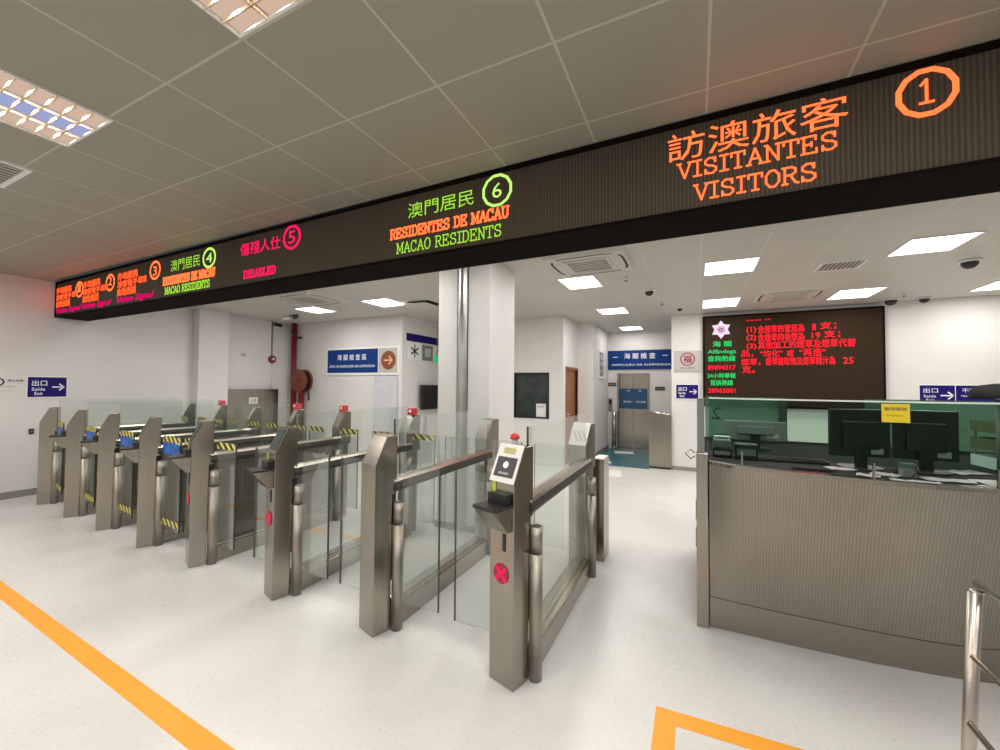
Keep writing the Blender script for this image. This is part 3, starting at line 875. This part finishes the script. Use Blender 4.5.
# glass notice board under the customs sign
t = thing('glass_notice_board', 'frosted glass notice board below the copper arrow disc', 'notice board', (-5.47, 6.2, .62))
box('pane', 'smoke', t, -.29, .29, -.022, -.016, 0, 1.10)
for a, b in ((-.25, .04), (.25, .04), (-.25, 1.06), (.25, 1.06)):
    tube('standoff', 'chrome', t, [(a, -.001, b), (a, -.028, b)], .012, 10)

# hose reel and pipe
t = thing('fire_pipe', 'red vertical fire pipe in the corner beside the hose reel', 'pipe', (-8.03, 6.11, 0))
tube('pipe', 'red', t, [(0, 0, 0), (0, 0, HB)], .055, 16)
tube('collar', 'black', t, [(0, 0, 2.70), (0, 0, 2.74)], .065, 16)
boxes('bracket', 'black', t, [(-.02, .14, .055, .088, 2.56, 2.60), (-.02, .14, .055, .088, 1.0, 1.04)])
t = thing('hose_reel', 'round red-brown fire hose reel on the wall by the red pipe', 'hose reel', (-7.74, 6.17, 1.62))
for (a, b) in ((-.17, -.15), (-.02, 0)):
    tube('side_plate', 'hose', t, [(0, a, 0), (0, b, 0)], .25, 32)
tube('drum', 'black', t, [(0, -.15, 0), (0, -.02, 0)], .20, 28)
tube('hub', 'red', t, [(0, -.19, 0), (0, -.17, 0)], .05, 16)
box('stand', 'red', t, -.05, .05, -.12, -.04, -1.619, -.252)
tube('nozzle', 'black', t, [(.24, -.1, -.15), (.26, -.1, -.42)], .018, 10)
# stainless panel, sensors on the left wall
t = thing('stainless_wall_panel', 'tall stainless sheet panel against the wall behind the gates', 'wall panel', (XL, 5.22, 0), PI / 2)
box('sheet', 'steel', t, -.50, .62, -.08, -.001, .0, 1.44, .006)
box('plaque', 'paper', t, -.02, .16, -.086, -.08, 1.14, 1.27)
lettering(t, 'dletters', [('火警', .01, .13, 1.17, 1.24)], -.088)
t = thing('fire_alarm_bell', 'round dark red alarm bell on a thin conduit on the wall', 'alarm bell', (XL, 5.72, 2.08), PI / 2)
tube('bell', 'red', t, [(0, -.001, 0), (0, -.05, 0), (0, -.065, 0)], [.08, .08, .03], 20)
tube('cap', 'white', t, [(0, -.065, 0), (0, -.072, 0)], .028, 14)
box('conduit', 'grey', t, -.012, .012, -.02, -.001, .08, HB - 2.085)
tube('lower_conduit', 'white', t, [(0, -.015, -.08), (0, -.015, -.62)], .008, 8)
t = thing('wall_camera', 'small dark camera at the ceiling above the alarm bell conduit', 'security camera', (XL, 5.72, 2.80), PI / 2)
box('mount', 'grey', t, .03, .09, -.04, -.001, 0, .08)
tube('barrel', 'black', t, [(.06, -.04, .04), (.10, -.16, .01)], .035, 12)
t = thing('wall_sensor', 'small pale sensor plate on the bare wall above the stainless panel', 'sensor', (XL, 5.11, 2.10), PI / 2)
box('plate', 'offwhite', t, -.05, .05, -.02, -.001, 0, .08, .004)
box('lens', 'grey', t, -.02, .02, -.026, -.02, .02, .05)
t = thing('wall_socket', 'small black switch on the white wall by the outermost gate', 'switch', (XL, 2.24, .84), PI / 2)
box('plate', 'black', t, -.022, .022, -.02, -.001, 0, .07, .003)
box('rocker', 'grey', t, -.01, .01, -.024, -.02, .02, .05)
t = thing('camera_cluster', 'grey twin camera hanging from the ceiling by the red pipe', 'security camera', (-7.05, 5.35, HB))
box('mount', 'grey', t, -.10, .10, -.02, .02, -.03, 0)
tube('barrel', 'black', t, [(.10, -.02, -.05), (.16, -.12, -.08)], .035, 12)
tube('second_barrel', 'white', t, [(-.10, -.02, -.05), (-.16, -.12, -.08)], .035, 12)

# ---------------------------------------------------------------- column
t = struct(boxes('wall_column', 'wall', None, [(-2.57, -2.33, 3.75, 4.38, 0, HB), (-2.19, -1.93, 3.75, 4.38, 0, HB), (-2.33, -2.19, 3.78, 4.38, 0, HB)]))
pts = [(-2.33 + .14 * k / 10, 3.775 - .075 * math.sin(PI * k / 10) ** .6) for k in range(11)]
bm = bmesh.new()
add_prism(bm, pts, 0.0, HB, 'z')
st = finish(bm, 'column_cladding', 'steel_blue', None)
tag(st, 'bright rounded stainless strip running up the white column', 'column cladding')
struct(boxes('baseboard_column', 'base', None, [(-2.585, -2.335, 3.735, 3.75, 0, .07), (-2.185, -1.915, 3.735, 3.75, 0, .07), (-1.93, -1.915, 3.75, 4.38, 0, .07)]))

# stainless half wall before the elevator
t = thing('stainless_partition', 'low stainless partition with sloping top beside the white pier', 'partition', (-.61, 8.27, 0))
prism('panel', 'steel', t, [(-.20, 0.04), (.195, 0.04), (.195, 1.0), (.02, 1.03), (-.20, 1.06)], -.03, .03, 'y')
tube('handrail', 'chrome', t, [(-.20, 0, 1.075), (.02, 0, 1.045), (.19, 0, 1.02)], .018, 12)
box('foot', 'black', t, -.19, .19, -.02, .02, 0, .04)
t = thing('corridor_post', 'slim stainless bollard post standing by the elevator call panel', 'post', (-1.80, 10.15, 0))
tube('pole', 'steel', t, [(0, 0, .02), (0, 0, .93)], .05, 16)
tube('base', 'steel', t, [(0, 0, .006), (0, 0, .02)], .08, 16)

# papers on the floor in the corridor
for x, y, a, w_, l_, lab in ((-1.52, 9.85, .2, .42, .38, 'white round-cornered sticker on the teal floor before the elevator'), (-1.66, 8.42, .3, .20, .22, 'small white sticker on the front edge of the teal floor'),
                             (-1.42, 7.45, .15, .45, .60, 'pale sticker on the floor just before the teal covering')):
    o = tag(box('floor_sticker', 'paper', None, -w_ / 2, w_ / 2, -l_ / 2, l_ / 2, 0.0, .002), lab, 'floor sticker', 'stickers on the corridor floor')
    o.location = (x, y, .0062 if y > 8.13 else .0002); o.rotation_euler = (0, 0, a)

# ---------------------------------------------------------------- floor tape
def strip(name, label, pts):
    bm = bmesh.new()
    a = [bm.verts.new((p[0], p[1], .0005)) for p in pts]
    b = [bm.verts.new((p[0], p[1], .0025)) for p in pts]
    n = len(pts)
    bm.faces.new(a); bm.faces.new(b)
    for i in range(n):
        bm.faces.new((a[i], b[i], b[(i + 1) % n], a[(i + 1) % n]))
    return tag(finish(bm, name, 'orange'), label, 'floor marking')
strip('floor_line', 'long straight orange line on the floor before the gates', [(-8.2, 1.31), (-4.9, 1.20), (-1.76, 1.10), (-.6, 1.06), (-.6, .97), (-1.93, 1.015), (-4.46, 1.10), (-8.2, 1.215)])
strip('floor_box_line', 'orange corner of a waiting box taped before the staffed counter', [(-.18, 2.145), (1.35, 2.21), (1.35, 2.12), (-.09, 2.06), (-.09, .9), (-.18, .9)])

# ---------------------------------------------------------------- gate barriers
R18 = math.radians(-17)
def pillar(root, ox, oy, name='pillar', top=1.225, low=1.045):
    """stainless head post, footprint turned a little; ox,oy is its front corner nearest the camera"""
    w, dp, sl = .168, .12, .085
    bm = bmesh.new()
    prof = [(0, 0.001), (dp, 0.001), (dp, .85), (dp + .038, .85), (dp + .038, top), (sl, top), (0, low)]
    add_prism(bm, prof, -w, 0.0, 'x')
    bmesh.ops.bevel(bm, geom=bm.edges[:], offset=.004, segments=2, affect='EDGES', profile=.6)
    rot = Matrix.Rotation(R18, 4, 'Z')
    bmesh.ops.transform(bm, matrix=Matrix.Translation((ox, oy, 0)) @ rot, verts=bm.verts[:])
    return finish(bm, name, 'steel', root)

def local(ox, oy, p):
    v = Matrix.Rotation(R18, 4, 'Z') @ Vector(p)
    return (v.x + ox, v.y + oy, v.z)

def on_pillar(parent, ox, oy, bm, name, m):
    bmesh.ops.transform(bm, matrix=Matrix.Translation((ox, oy, 0)) @ Matrix.Rotation(R18, 4, 'Z'), verts=bm.verts[:])
    return finish(bm, name, m, parent)

LEN = 1.50
def slant_plate(head, ox, oy, name, m, x0, x1, s0, s1, lift, low=1.045, top=1.225, sl=.085):
    """thin plate on the slanted head; s from 0 at the lower edge to 1 at the upper"""
    bm = bmesh.new()
    n = Vector((0, -(top - low), sl)).normalized()
    vs = []
    for h in (lift, lift + .002):
        for (x, s) in ((x0, s0), (x1, s0), (x1, s1), (x0, s1)):
            vs.append(bm.verts.new(Vector((x, sl * s, low + (top - low) * s)) + n * h))
    for f in ((0, 1, 2, 3), (4, 5, 6, 7), (0, 1, 5, 4), (1, 2, 6, 5), (2, 3, 7, 6), (3, 0, 4, 7)):
        bm.faces.new([vs[i] for i in f])
    return on_pillar(head, ox, oy, bm, name, m)

def barrier(label, x, y, ang, tray=True, smoked=False, notice=None, beacon=True, hz_front=True, hz_back=True, blue=False, left=True, right=True, mark=True, stile=False):
    t = thing('gate_barrier', label, 'turnstile gate', (x, y, 0), ang, 'automatic passport gate barriers')
    head = pillar(t, 0, 0)
    rear = pillar(t, 0.0, LEN, 'rear_pillar')
    # rounded hinge posts just behind each head
    def hinge(yc, up_to, nm='hinge_post'):
        return tube(nm, 'steel_dull', t, [(.065, yc, .001), (.065, yc, up_to)], .036, 20)
    hinge(.145, .66)
    hc = tube('hinge_cover', 'steel_dull', t, [(.065, .150, .665), (.065, .150, .80)], .034, 20)
    hinge(LEN - .06, .66)
    tube('hinge_cover', 'steel_dull', t, [(.065, LEN - .06, .665), (.065, LEN - .06, .80)], .034, 20)
    box('column_slot', 'black', t, .005, .028, .135, .165, .3, .86)
    # plinth, side glass, hand bar, upper glass
    y0, y1 = .19, LEN - .10
    boxes('plinth', 'steel', t, [(-.08, .06, y0, y1, .001, .135)], .004)
    box('plinth_ledge', 'steel2', t, -.06, .04, y0, y1, .136, .150)
    box('side_glass', 'glass_smoke' if smoked else 'glass', t, .018, .028, y0, y1, .150, .86)
    if smoked:
        for yy_, zz in ((y0 + .12, .78), (y1 - .12, .78)):
            tube('bolt', 'chrome', t, [(.028, yy_, zz), (.036, yy_, zz)], .014, 10)
    prism('hand_bar', 'rubber', t, [(-.03, .865), (.045, .865), (.055, .89), (.045, .925), (-.03, .925)], .13, LEN + .01, 'y')
    prism('bar_cap', 'steel2', t, [(-.03, .926), (.047, .926), (.04, .945), (-.02, .945)], .13, LEN + .01, 'y')
    box('upper_glass', 'glass_top', t, .001, .009, .174, LEN - .02, .947, 1.325)
    box('glass_stile', 'glass_edge' if stile else 'glass_top', t, .0005, .0095, .166, .174, .947, 1.325)
    # flaps
    def flap(x0, x1, yc, nm, hz, bl):
        if bl and x0 > 0:
            x1 += .08
        f = box('flap', 'glass_flap', t, x0, x1, yc, yc + .010, .17, 1.046)
        xe = x1 if abs(x1) > abs(x0) or x1 > .1 else x0
        xe = x0 if x1 < 0 and x0 < -.3 else x1
        e = .006
        if x0 > 0:
            box('edge', 'glass_edge', f, x1, x1 + e, yc - .001, yc + .011, .17, 1.04)
        else:
            box('edge', 'glass_edge', f, x0 - e, x0, yc - .001, yc + .011, .17, 1.04)
        if hz:
            box('hazard_tape', 'hazard', f, x0, x1, yc - .0015, yc - .0005, .99, 1.045)
            box('hazard_tape', 'hazard', f, x0, x1, yc - .0015, yc - .0005, .21, .27) if bl else None
        if bl:
            box('blue_film', 'bluefilm', f, x0 + .01, x1 - .01, yc - .006, yc - .0015, .885, .985)
        return f
    if right:
        flap(.10, .37, .150, 'flap', hz_front, blue)
        flap(.10, .37, LEN - .05, 'flap', hz_back, False)
    if left:
        flap(-.44, -.17, .150, 'flap', hz_front, blue)
        flap(-.44, -.17, LEN - .05, 'flap', hz_back, False)
    # reader parts on the head
    if tray:
        tr = box('passport_tray', 'black', None, -.166, -.004, -.135, -.001, .925, .94, .003)
        tr.data.transform(Matrix.Rotation(R18, 4, 'Z')); tr.parent = t
        bm = bmesh.new(); add_box(bm, -.15, -.02, -.04, -.001, .941, .99)
        on_pillar(tr, 0, 0, bm, 'scanner_back', 'black')
        bm = bmesh.new()
        a = [(-.135, .924), (-.001, .924), (-.001, .80), (-.03, .80)]
        add_prism(bm, a, -.155, -.015, 'x')
        on_pillar(tr, 0, 0, bm, 'tray_housing', 'steel')
        slant_plate(t, 0, 0, 'reader_screen', 'dgreen', -.150, -.018, .12, .92, .001)
        bm = bmesh.new(); add_box(bm, -.150, -.125, -.004, -.0005, .99, 1.04)
        on_pillar(t, 0, 0, bm, 'scanner_light', 'ygreen')
        bm = bmesh.new(); add_box(bm, -.075, -.055, -.004, -.0005, .69, .78)
        on_pillar(t, 0, 0, bm, 'ticket_slot', 'black')
    if mark:
        bm = bmesh.new()
        add_prism(bm, [(-.085 + .052 * math.cos(2 * PI * k / 24), .57 + .052 * math.sin(2 * PI * k / 24)) for k in range(24)], -.0035, -.0005, 'y')
        mk = on_pillar(t, 0, 0, bm, 'stop_light', 'maroon')
        bm = bmesh.new()
        for s_ in (1, -1):
            stroke_quads(bm, [(-.085 - .034, .57 - .034 * s_), (-.085 + .034, .57 + .034 * s_)], .014, -.0045)
        on_pillar(mk, 0, 0, bm, 'cross', 'led_pink')
    slant_plate(t, 0, LEN, 'rear_screen', 'steel2', -.150, -.018, .10, .90, .001)
    if beacon:
        bc = box('beacon', 'redp', t, -.060, .020, LEN + .06, LEN + .13, 1.227, 1.30, .004)
        tube('button', 'letters', bc, [(-.02, LEN + .06, 1.27), (-.02, LEN + .05, 1.27)], .016, 12)
    return t

spec = [
    ('stainless gate barrier with white notice on its slanted head, the one beside the staffed counter', -.838, 1.912, 0, dict(tray=True, hz_front=False, hz_back=False, beacon=False, right=False, stile=True)),
    ('stainless gate barrier with plain slanted head and no reader tray', -1.785, 1.935, 0, dict(tray=False, hz_front=False, hz_back=False, beacon=False, mark=False, stile=True)),
    ('third stainless gate barrier from the counter, with black tray and red cross light', -2.73, 1.94, 0, dict(hz_front=False)),
    ('fourth stainless gate barrier from the counter, its flaps taped in yellow and black', -3.83, 1.965, .04, dict(smoked=True)),
    ('fifth stainless gate barrier from the counter, first with blue film on its flaps', -4.72, 1.98, .08, dict(smoked=True, blue=True)),
    ('sixth stainless gate barrier from the counter, under the green number four', -5.65, 2.02, .10, dict(smoked=True, blue=True, beacon=False)),
    ('seventh stainless gate barrier from the counter, second from the wall with the exit sign', -6.52, 2.05, .13, dict(smoked=True, blue=True)),
    ('outermost stainless gate barrier, standing by the wall with the exit sign', -7.50, 2.11, .17, dict(smoked=True, blue=True, tray=False, left=False, beacon=False)),
]
gates = []
for lab, x, y, a, kw in spec:
    gates.append(barrier(lab, x, y, -a, **kw))
# notice on the first head, on the rear screen of the same barrier
def notice_on(x, y, oy, label, dark=True):
    t = thing('gate_notice', label, 'notice', (x, y, 0))
    p = slant_plate(t, 0, oy, 'paper', 'paper', -.168, .002, -.02, 1.03, .006)
    if dark:
        slant_plate(t, 0, oy, 'dark_field', 'dletters', -.150, -.016, .12, .66, .0085)
        slant_plate(t, 0, oy, 'gold_heading', 'gold', -.125, -.045, .76, .92, .0085)
        bm = bmesh.new()
        low, top, sl = 1.045, 1.225, .085
        n = Vector((0, -(top - low), sl)).normalized()
        u = Vector((0, sl, top - low))
        c0 = Vector((-.083, 0, low)) + u * .45 + n * .011
        ud = u.normalized()
        bm.faces.new([bm.verts.new(c0 + Vector((1, 0, 0)) * .019 * math.cos(2 * PI * k / 20) + ud * .019 * math.sin(2 * PI * k / 20)) for k in range(20)])
        on_pillar(t, 0, oy, bm, 'round_mark', 'letters')
        vs, fs = text_polys('請使用證件')
        bm = bmesh.new()
        ax, bx = min(v[0] for v in vs), max(v[0] for v in vs)
        az, bz = min(v[1] for v in vs), max(v[1] for v in vs)
        q = [bm.verts.new(Vector((-.083, 0, low)) + u * .22 + n * .011 + Vector((1, 0, 0)) * ((v[0] - ax) / (bx - ax) - .5) * .07 + ud * ((v[1] - az) / (bz - az) - .5) * .013) for v in vs]
        for f in fs:
            try:
                bm.faces.new([q[i] for i in f])
            except ValueError:
                pass
        on_pillar(t, 0, oy, bm, 'lettering', 'letters')
    else:
        for k in range(3):
            bm = bmesh.new()
            low, top, sl = 1.045, 1.225, .085
            n = Vector((0, -(top - low), sl)).normalized()
            u = Vector((0, sl, top - low))
            a_ = Vector((-.155 + .045 * k, 0, low)) + u * .62 + n * .0085
            b_ = a_ + Vector((.06, 0, 0)) - u * .45
            bm.faces.new([bm.verts.new(p_) for p_ in (a_, a_ + Vector((.02, 0, 0)), b_ + Vector((.02, 0, 0)), b_)])
            on_pillar(t, 0, oy, bm, 'grey_band', 'silver')
    return t
notice_on(-.838, 1.912, 0, 'white framed notice with dark panel and round mark on the first gate head')
notice_on(-.838, 1.912, LEN, 'white sheet with diagonal bands on the rear head beside the counter passage', False)
t = thing('gate_alarm_lamp', 'small red lamp on a clear stem behind the first gate head', 'alarm lamp', (-.90, 2.06, 1.226))
tube('stem', 'white', t, [(0, 0, 0), (0, 0, .03)], .014, 12)
tube('lamp', 'redp', t, [(0, 0, .03), (0, 0, .05), (0, 0, .062)], [.026, .026, .010], 14)
# low bin-like post behind the first barrier
t = thing('low_post_cabinet', 'low stainless cabinet post with paper on top at the end of the first barrier', 'cabinet', (-.79, 3.76, 0))
box('body', 'steel', t, -.045, .055, -.10, .12, .001, .90, .005)
box('top_paper', 'paper', t, -.04, .05, -.09, .11, .901, .906)
tube('side_post', 'steel2', t, [(-.065, -.03, .001), (-.065, -.03, .62)], .022, 16)

# ---------------------------------------------------------------- staffed counter
CT = thing('staffed_counter', 'curved stainless steel inspection counter with ribbed front', 'counter', (0, 0, 0))
top_c = [(.075, 2.93), (.20, 2.845), (.35, 2.80), (.50, 2.775), (.67, 2.755), (.83, 2.735), (.98, 2.73), (1.12, 2.735), (1.25, 2.765), (1.42, 2.83), (1.60, 2.93), (1.85, 3.10), (2.1, 3.32)]
bot_c = [(.075, 3.00), (.20, 3.00), (.35, 3.00), (.50, 3.00), (.67, 3.005), (.83, 3.012), (.98, 3.025), (1.12, 3.04), (1.25, 3.06), (1.42, 3.10), (1.60, 3.17), (1.85, 3.30), (2.1, 3.48)]
def smoothc(c, n=6):
    out = []
    for i in range(len(c) - 1):
        p0 = Vector(c[max(i - 1, 0)]); p1 = Vector(c[i]); p2 = Vector(c[i + 1]); p3 = Vector(c[min(i + 2, len(c) - 1)])
        for k in range(n):
            t_ = k / n
            out.append(.5 * ((2 * p1) + (p2 - p0) * t_ + (2 * p0 - 5 * p1 + 4 * p2 - p3) * t_ ** 2 + (3 * p1 - p0 - 3 * p2 + p3) * t_ ** 3))
    out.append(Vector(c[-1]))
    return out
TC, BC = smoothc(top_c), smoothc(bot_c)
HT = 1.078
def loft(name, m, parent, rows, thick):
    """rows: list of (z, curve, yshift); closed shell with thickness along +y"""
    bm = bmesh.new()
    n = len(rows[0][1])
    G = []
    for dy in (0, thick):
        G.append([[bm.verts.new((p.x, p.y + s + dy, z)) for p in c] for (z, c, s) in rows])
    for g in G:
        for a in range(len(rows) - 1):
            for i in range(n - 1):
                bm.faces.new((g[a][i], g[a][i + 1], g[a + 1][i + 1], g[a + 1][i]))
    for a in range(len(rows) - 1):
        for i in (0, n - 1):
            bm.faces.new((G[0][a][i], G[0][a + 1][i], G[1][a + 1][i], G[1][a][i]))
    for a in (0, len(rows) - 1):
        for i in range(n - 1):
            bm.faces.new((G[0][a][i], G[0][a][i + 1], G[1][a][i + 1], G[1][a][i]))
    o = finish(bm, name, m, parent)
    for p in o.data.polygons:
        p.use_smooth = True
    o.data.set_sharp_from_angle(angle=math.radians(40))
    return o
def mixc(f):
    return [b.lerp(t_, f) for b, t_ in zip(BC, TC)]
zk = .20
fr = loft('front_panel', 'ribbed', CT, [(zk + .004, mixc(zk / HT), 0), (.5, mixc(.5 / HT), 0), (.8, mixc(.8 / HT), 0), (HT - .021, mixc(1), 0)], .03)
loft('kick_plate', 'steel_dull', CT, [(.001, BC, 0), (zk, mixc(zk / HT), 0)], .03)
loft('top_rail', 'steel', CT, [(HT - .020, mixc(1), -.004), (HT, mixc(1), -.004)], .05)
box('end_post', 'steel', CT, 0.0, .07, 2.965, 3.06, .001, HT + .04, .004)
box('upper_post', 'grey', CT, .006, .05, 2.975, 3.045, HT + .041, 1.475)
for zz in (.50, .68):
    box('fixing_plate', 'copper', CT, -.004, .0, 2.99, 3.03, zz, zz + .12)
for i in (8, 30, 50):
    p_ = TC[i]
    box('glass_clamp', 'steel', CT, p_.x - .004, p_.x + .004, p_.y + .008, p_.y + .022, HT + .0005, HT + .085)
# desk surface
bm = bmesh.new()
poly = [(p.x, p.y + .045) for p in TC] + [(2.1, 4.3), (.06, 4.3)]
add_prism(bm, poly, HT - .06, HT - .018, 'z')
finish(bm, 'worktop', 'desk', CT)
box('side_panel', 'steel', CT, .02, .06, 3.062, 4.36, .001, HT, .003)
box('rear_panel', 'steel', CT, .06, 2.1, 4.31, 4.36, .001, HT)
# curved front glass
GT = 1.475
gl = loft('front_glass', 'glass_booth', CT, [(HT + .07, mixc(1), .012), (GT, [Vector((p.x, p.y * .8 + .2 * 3.0)) for p in TC], .0)], .008)
loft('glass_edge_strip', 'glass_trim', CT, [(GT + .001, [Vector((p.x, p.y * .8 + .2 * 3.0)) for p in TC], -.001), (GT + .009, [Vector((p.x, p.y * .8 + .2 * 3.0)) for p in TC], -.001)], .010)
rg = box('rear_glass', 'glass_rear', CT, .08, .70, 4.335, 4.345, HT + .001, 1.46)
vs, fs = text_polys('2')
bm = bmesh.new()
put_polys(bm, vs, fs, (.215, .135, 1.25, 1.36), 4.331)   # the 2 faces the other side, so it reads mirrored from here
finish(bm, 'number', 'dletters', rg)
box('rear_glass', 'glass_rear', CT, 1.26, 2.1, 4.335, 4.345, HT + .001, 1.46)
box('glass_bracket', 'dgreen', CT, .66, .72, 4.30, 4.334, HT + .001, 1.455)
t = thing('wire_card_holder', 'small square wire holder clipped to the counter end post', 'holder', (-.02, 3.0, 1.10))
tube('wire', 'black', t, [(.012, 0, .012), (-.012, 0, .035), (-.045, 0, .005), (-.012, 0, -.028), (.012, 0, -.008)], .004, 8)

# things on the counter
ZT = HT - .017
def monitor(x, y, w, h, rz, label, mt='black', tilt=0.0, dark=None):
    t = thing('monitor', label, 'monitor', (x, y, ZT), rz, None)
    box('screen_back', mt, t, -w / 2, w / 2, -.02, .015, .07, .07 + h, .006)
    box('rear_bulge', mt, t, -w * .3, w * .3, -.045, -.0205, .12, .07 + h * .75, .006)
    box('neck', 'black', t, -.03, .03, -.036, -.0205, .012, .118)
    tube('base', 'black', t, [(0, -.01, .001), (0, -.01, .011)], .11, 24)
    box('label', 'silver', t, w * .18, w * .38, -.0215, -.0202, .09, .125)
    return t
monitor(.90, 3.22, .30, .29, .12, 'black monitor seen from behind, beside the yellow card on the glass')
monitor(1.21, 3.25, .28, .29, -.10, 'wide black monitor seen from behind between yellow card and grey trays')
t = monitor(.42, 3.80, .42, .15, .05, 'low grey monitor behind the two black card readers', 'grey')
for x, y, w_, h_, lab, m_ in ((.165, 3.28, .12, .065, 'black passport reader with pale stacked top beside the counter end post', 'black'),
                              (.305, 3.24, .135, .105, 'larger black passport reader box in front of the grey monitor', 'black')):
    t = thing('passport_reader', lab, 'passport reader', (x, y, ZT))
    box('body', m_, t, -w_ / 2, w_ / 2, -.05, .05, 0.001, h_, .006)
    box('window', 'grey', t, -w_ * .4, w_ * .4, -.052, -.0505, h_ * .3, h_ * .7)
    if w_ < .13:
        box('upper_unit', 'grey', t, -w_ / 2 + .005, w_ / 2 - .005, -.03, .05, h_ + .001, h_ + .05, .004)
        boxes('top_sheets', 'paper', t, [(-.05, .05, -.02, .05, h_ + .052, h_ + .062), (-.05, .05, -.02, .05, h_ + .070, h_ + .078)])
        box('holder', 'dgreen', t, -.052, .052, .051, .058, h_, h_ + .09)
t = thing('keyboard', 'long dark keyboard lying behind the counter glass', 'keyboard', (.56, 3.28, ZT), .05)
box('case', 'rubber', t, -.20, .20, -.06, .06, .001, .018, .004)
kb = []
for r_ in range(4):
    for k in range(14):
        kb.append((-.19 + k * .027, -.19 + k * .027 + .022, -.05 + r_ * .025, -.05 + r_ * .025 + .02, .0185, .024))
boxes('keys', 'black', t, kb)
t = thing('stamp_box', 'small grey open box with black clips standing against the glass', 'box', (1.055, 3.02, ZT))
box('case', 'grey', t, -.03, .03, -.03, .03, .001, .075, .003)
tube('clip', 'black', t, [(.01, -.035, .01), (.03, -.04, .04), (.015, -.035, .06)], .004, 8)
for (x, y, w_, d_, a, m_, lab) in ((.62, 2.98, .20, .035, -.06, 'redp', 'red strip sign lying along the counter edge'),
                                   (.78, 3.10, .14, .09, .3, 'paper', 'white paper sheet under the black monitor beside the keyboard'),
                                   (.96, 3.01, .12, .10, -.5, 'paper', 'crumpled white paper between the two monitors bases'),
                                   (1.20, 2.98, .20, .10, .15, 'paper', 'white form before the wide monitor base'),
                                   (1.42, 3.02, .22, .12, .35, 'paper', 'stack of white forms at the counter curve'),
                                   (1.03, 2.85, .20, .07, .05, 'paper', 'white form tucked along the inner edge of the counter rail'),
                                   (1.33, 2.885, .14, .06, .3, 'smoke', 'crumpled clear plastic sleeve beside the white forms'),
                                   (.86, 2.93, .10, .08, -.3, 'paper', 'small white slip before the first black monitor'),
                                   (1.56, 3.16, .16, .10, .6, 'paper', 'white sheet next to the tray stack'),
                                   (1.40, 3.30, .20, .12, .5, 'smoke', 'blue-grey plastic sleeve on the counter at the picture edge')):
    bm = bmesh.new()
    n = 6
    g = [[bm.verts.new((-w_ / 2 + w_ * i / n, -d_ / 2 + d_ * j / n, .004 + (random.random() * .006 if m_ != 'redp' else .002))) for j in range(n + 1)] for i in range(n + 1)]
    for i in range(n):
        for j in range(n):
            bm.faces.new((g[i][j], g[i + 1][j], g[i + 1][j + 1], g[i][j + 1]))
    bmesh.ops.solidify(bm, geom=bm.faces[:], thickness=.002)
    o = tag(finish(bm, 'paper_sheet' if m_ != 'redp' else 'counter_strip', m_), lab, 'paper' if m_ != 'redp' else 'sign')
    o.location = (x, y, ZT); o.rotation_euler = (0, 0, a)
t = thing('cable_bundle', 'tangle of black cables on the counter under the monitors', 'cables', (1.04, 3.08, ZT))
for k in range(4):
    tube('cable', 'black', t, [(-.02 + .01 * k, -.02 * k, .006), (-.01, .03 - .02 * k, .01 + .005 * k), (.0, -.03 + .02 * k, .008 + .006 * k), (.02, .02 - .01 * k, .008), (.025, .05 + .015 * k, .006)], .005, 8)
t = thing('yellow_card', 'yellow card sticker on the top of the counter glass', 'card', (.925, 2.770, 1.375))
box('card', 'ypaper', t, -.055, .055, -.004, -.001, 0, .095)
lettering(t, 'dletters', [('暫停服務', -.045, .045, .06, .078), ('Suspenso', -.035, .035, .03, .04)], -.005)
t = thing('storage_tray', 'greenish plastic document tray stack at the right end of the counter', 'tray', (1.80, 3.62, ZT), .1)
for k in range(3):
    zz = .001 + k * .11
    boxes('tray', 'glass_trim' if k == 0 else 'olive', t, [(-.18, .18, -.12, .12, zz, zz + .008), (-.18, -.17, -.12, .12, zz + .008, zz + .07), (.17, .18, -.12, .12, zz + .008, zz + .07), (-.17, .17, .11, .12, zz + .008, zz + .07)])
    if k:
        boxes('riser', 'grey', t, [(-.175, -.165, .09, .10, zz - .04, zz), (.165, .175, .09, .10, zz - .04, zz)])
t = thing('black_cap', 'black cap resting on the glass edge before the navy sign', 'cap', (1.60, 3.42, ZT))
tube('stand', 'grey', t, [(0, 0, .001), (0, 0, .43)], .012, 10)
bm = bmesh.new()
bmesh.ops.create_uvsphere(bm, u_segments=20, v_segments=10, radius=.09)
for v in bm.verts:
    v.co.z = max(v.co.z, -.03) * .75 + .455
    if v.co.x < -.05:
        v.co.x -= .03
finish(bm, 'crown', 'desk', t, smooth=True)

# ---------------------------------------------------------------- handrail in the corner
t = thing('handrail', 'stainless handrail with three bars before the counter at the picture edge', 'handrail', (.765, 1.805, 0))
tube('post', 'steel_warm', t, [(-.022, 0, .001), (.019, .002, .915)], .017, 20)
tube('post_cap', 'steel_warm', t, [(.019, .002, .9155), (.0195, .002, .922)], [.017, .011], 20)
tube('base_plate', 'steel', t, [(-.022, 0, .001), (-.022, 0, .012)], .06, 20)
tube('top_bar', 'steel2', t, [(.039, .034, .932), (.039, -1.4, .932)], .013, 16)
tube('bracket', 'chrome', t, [(.019, .0, .90), (.039, .0, .920)], .006, 10)
tube('middle_bar', 'steel2', t, [(.004, -.018, .722), (.010, -1.4, .71)], .009, 12)
tube('lower_bar', 'steel2', t, [(-.006, -.018, .515), (.004, -1.4, .505)], .009, 12)
tube('post', 'steel_warm', t, [(.0, -1.38, .001), (.019, -1.38, .915)], .017, 20)
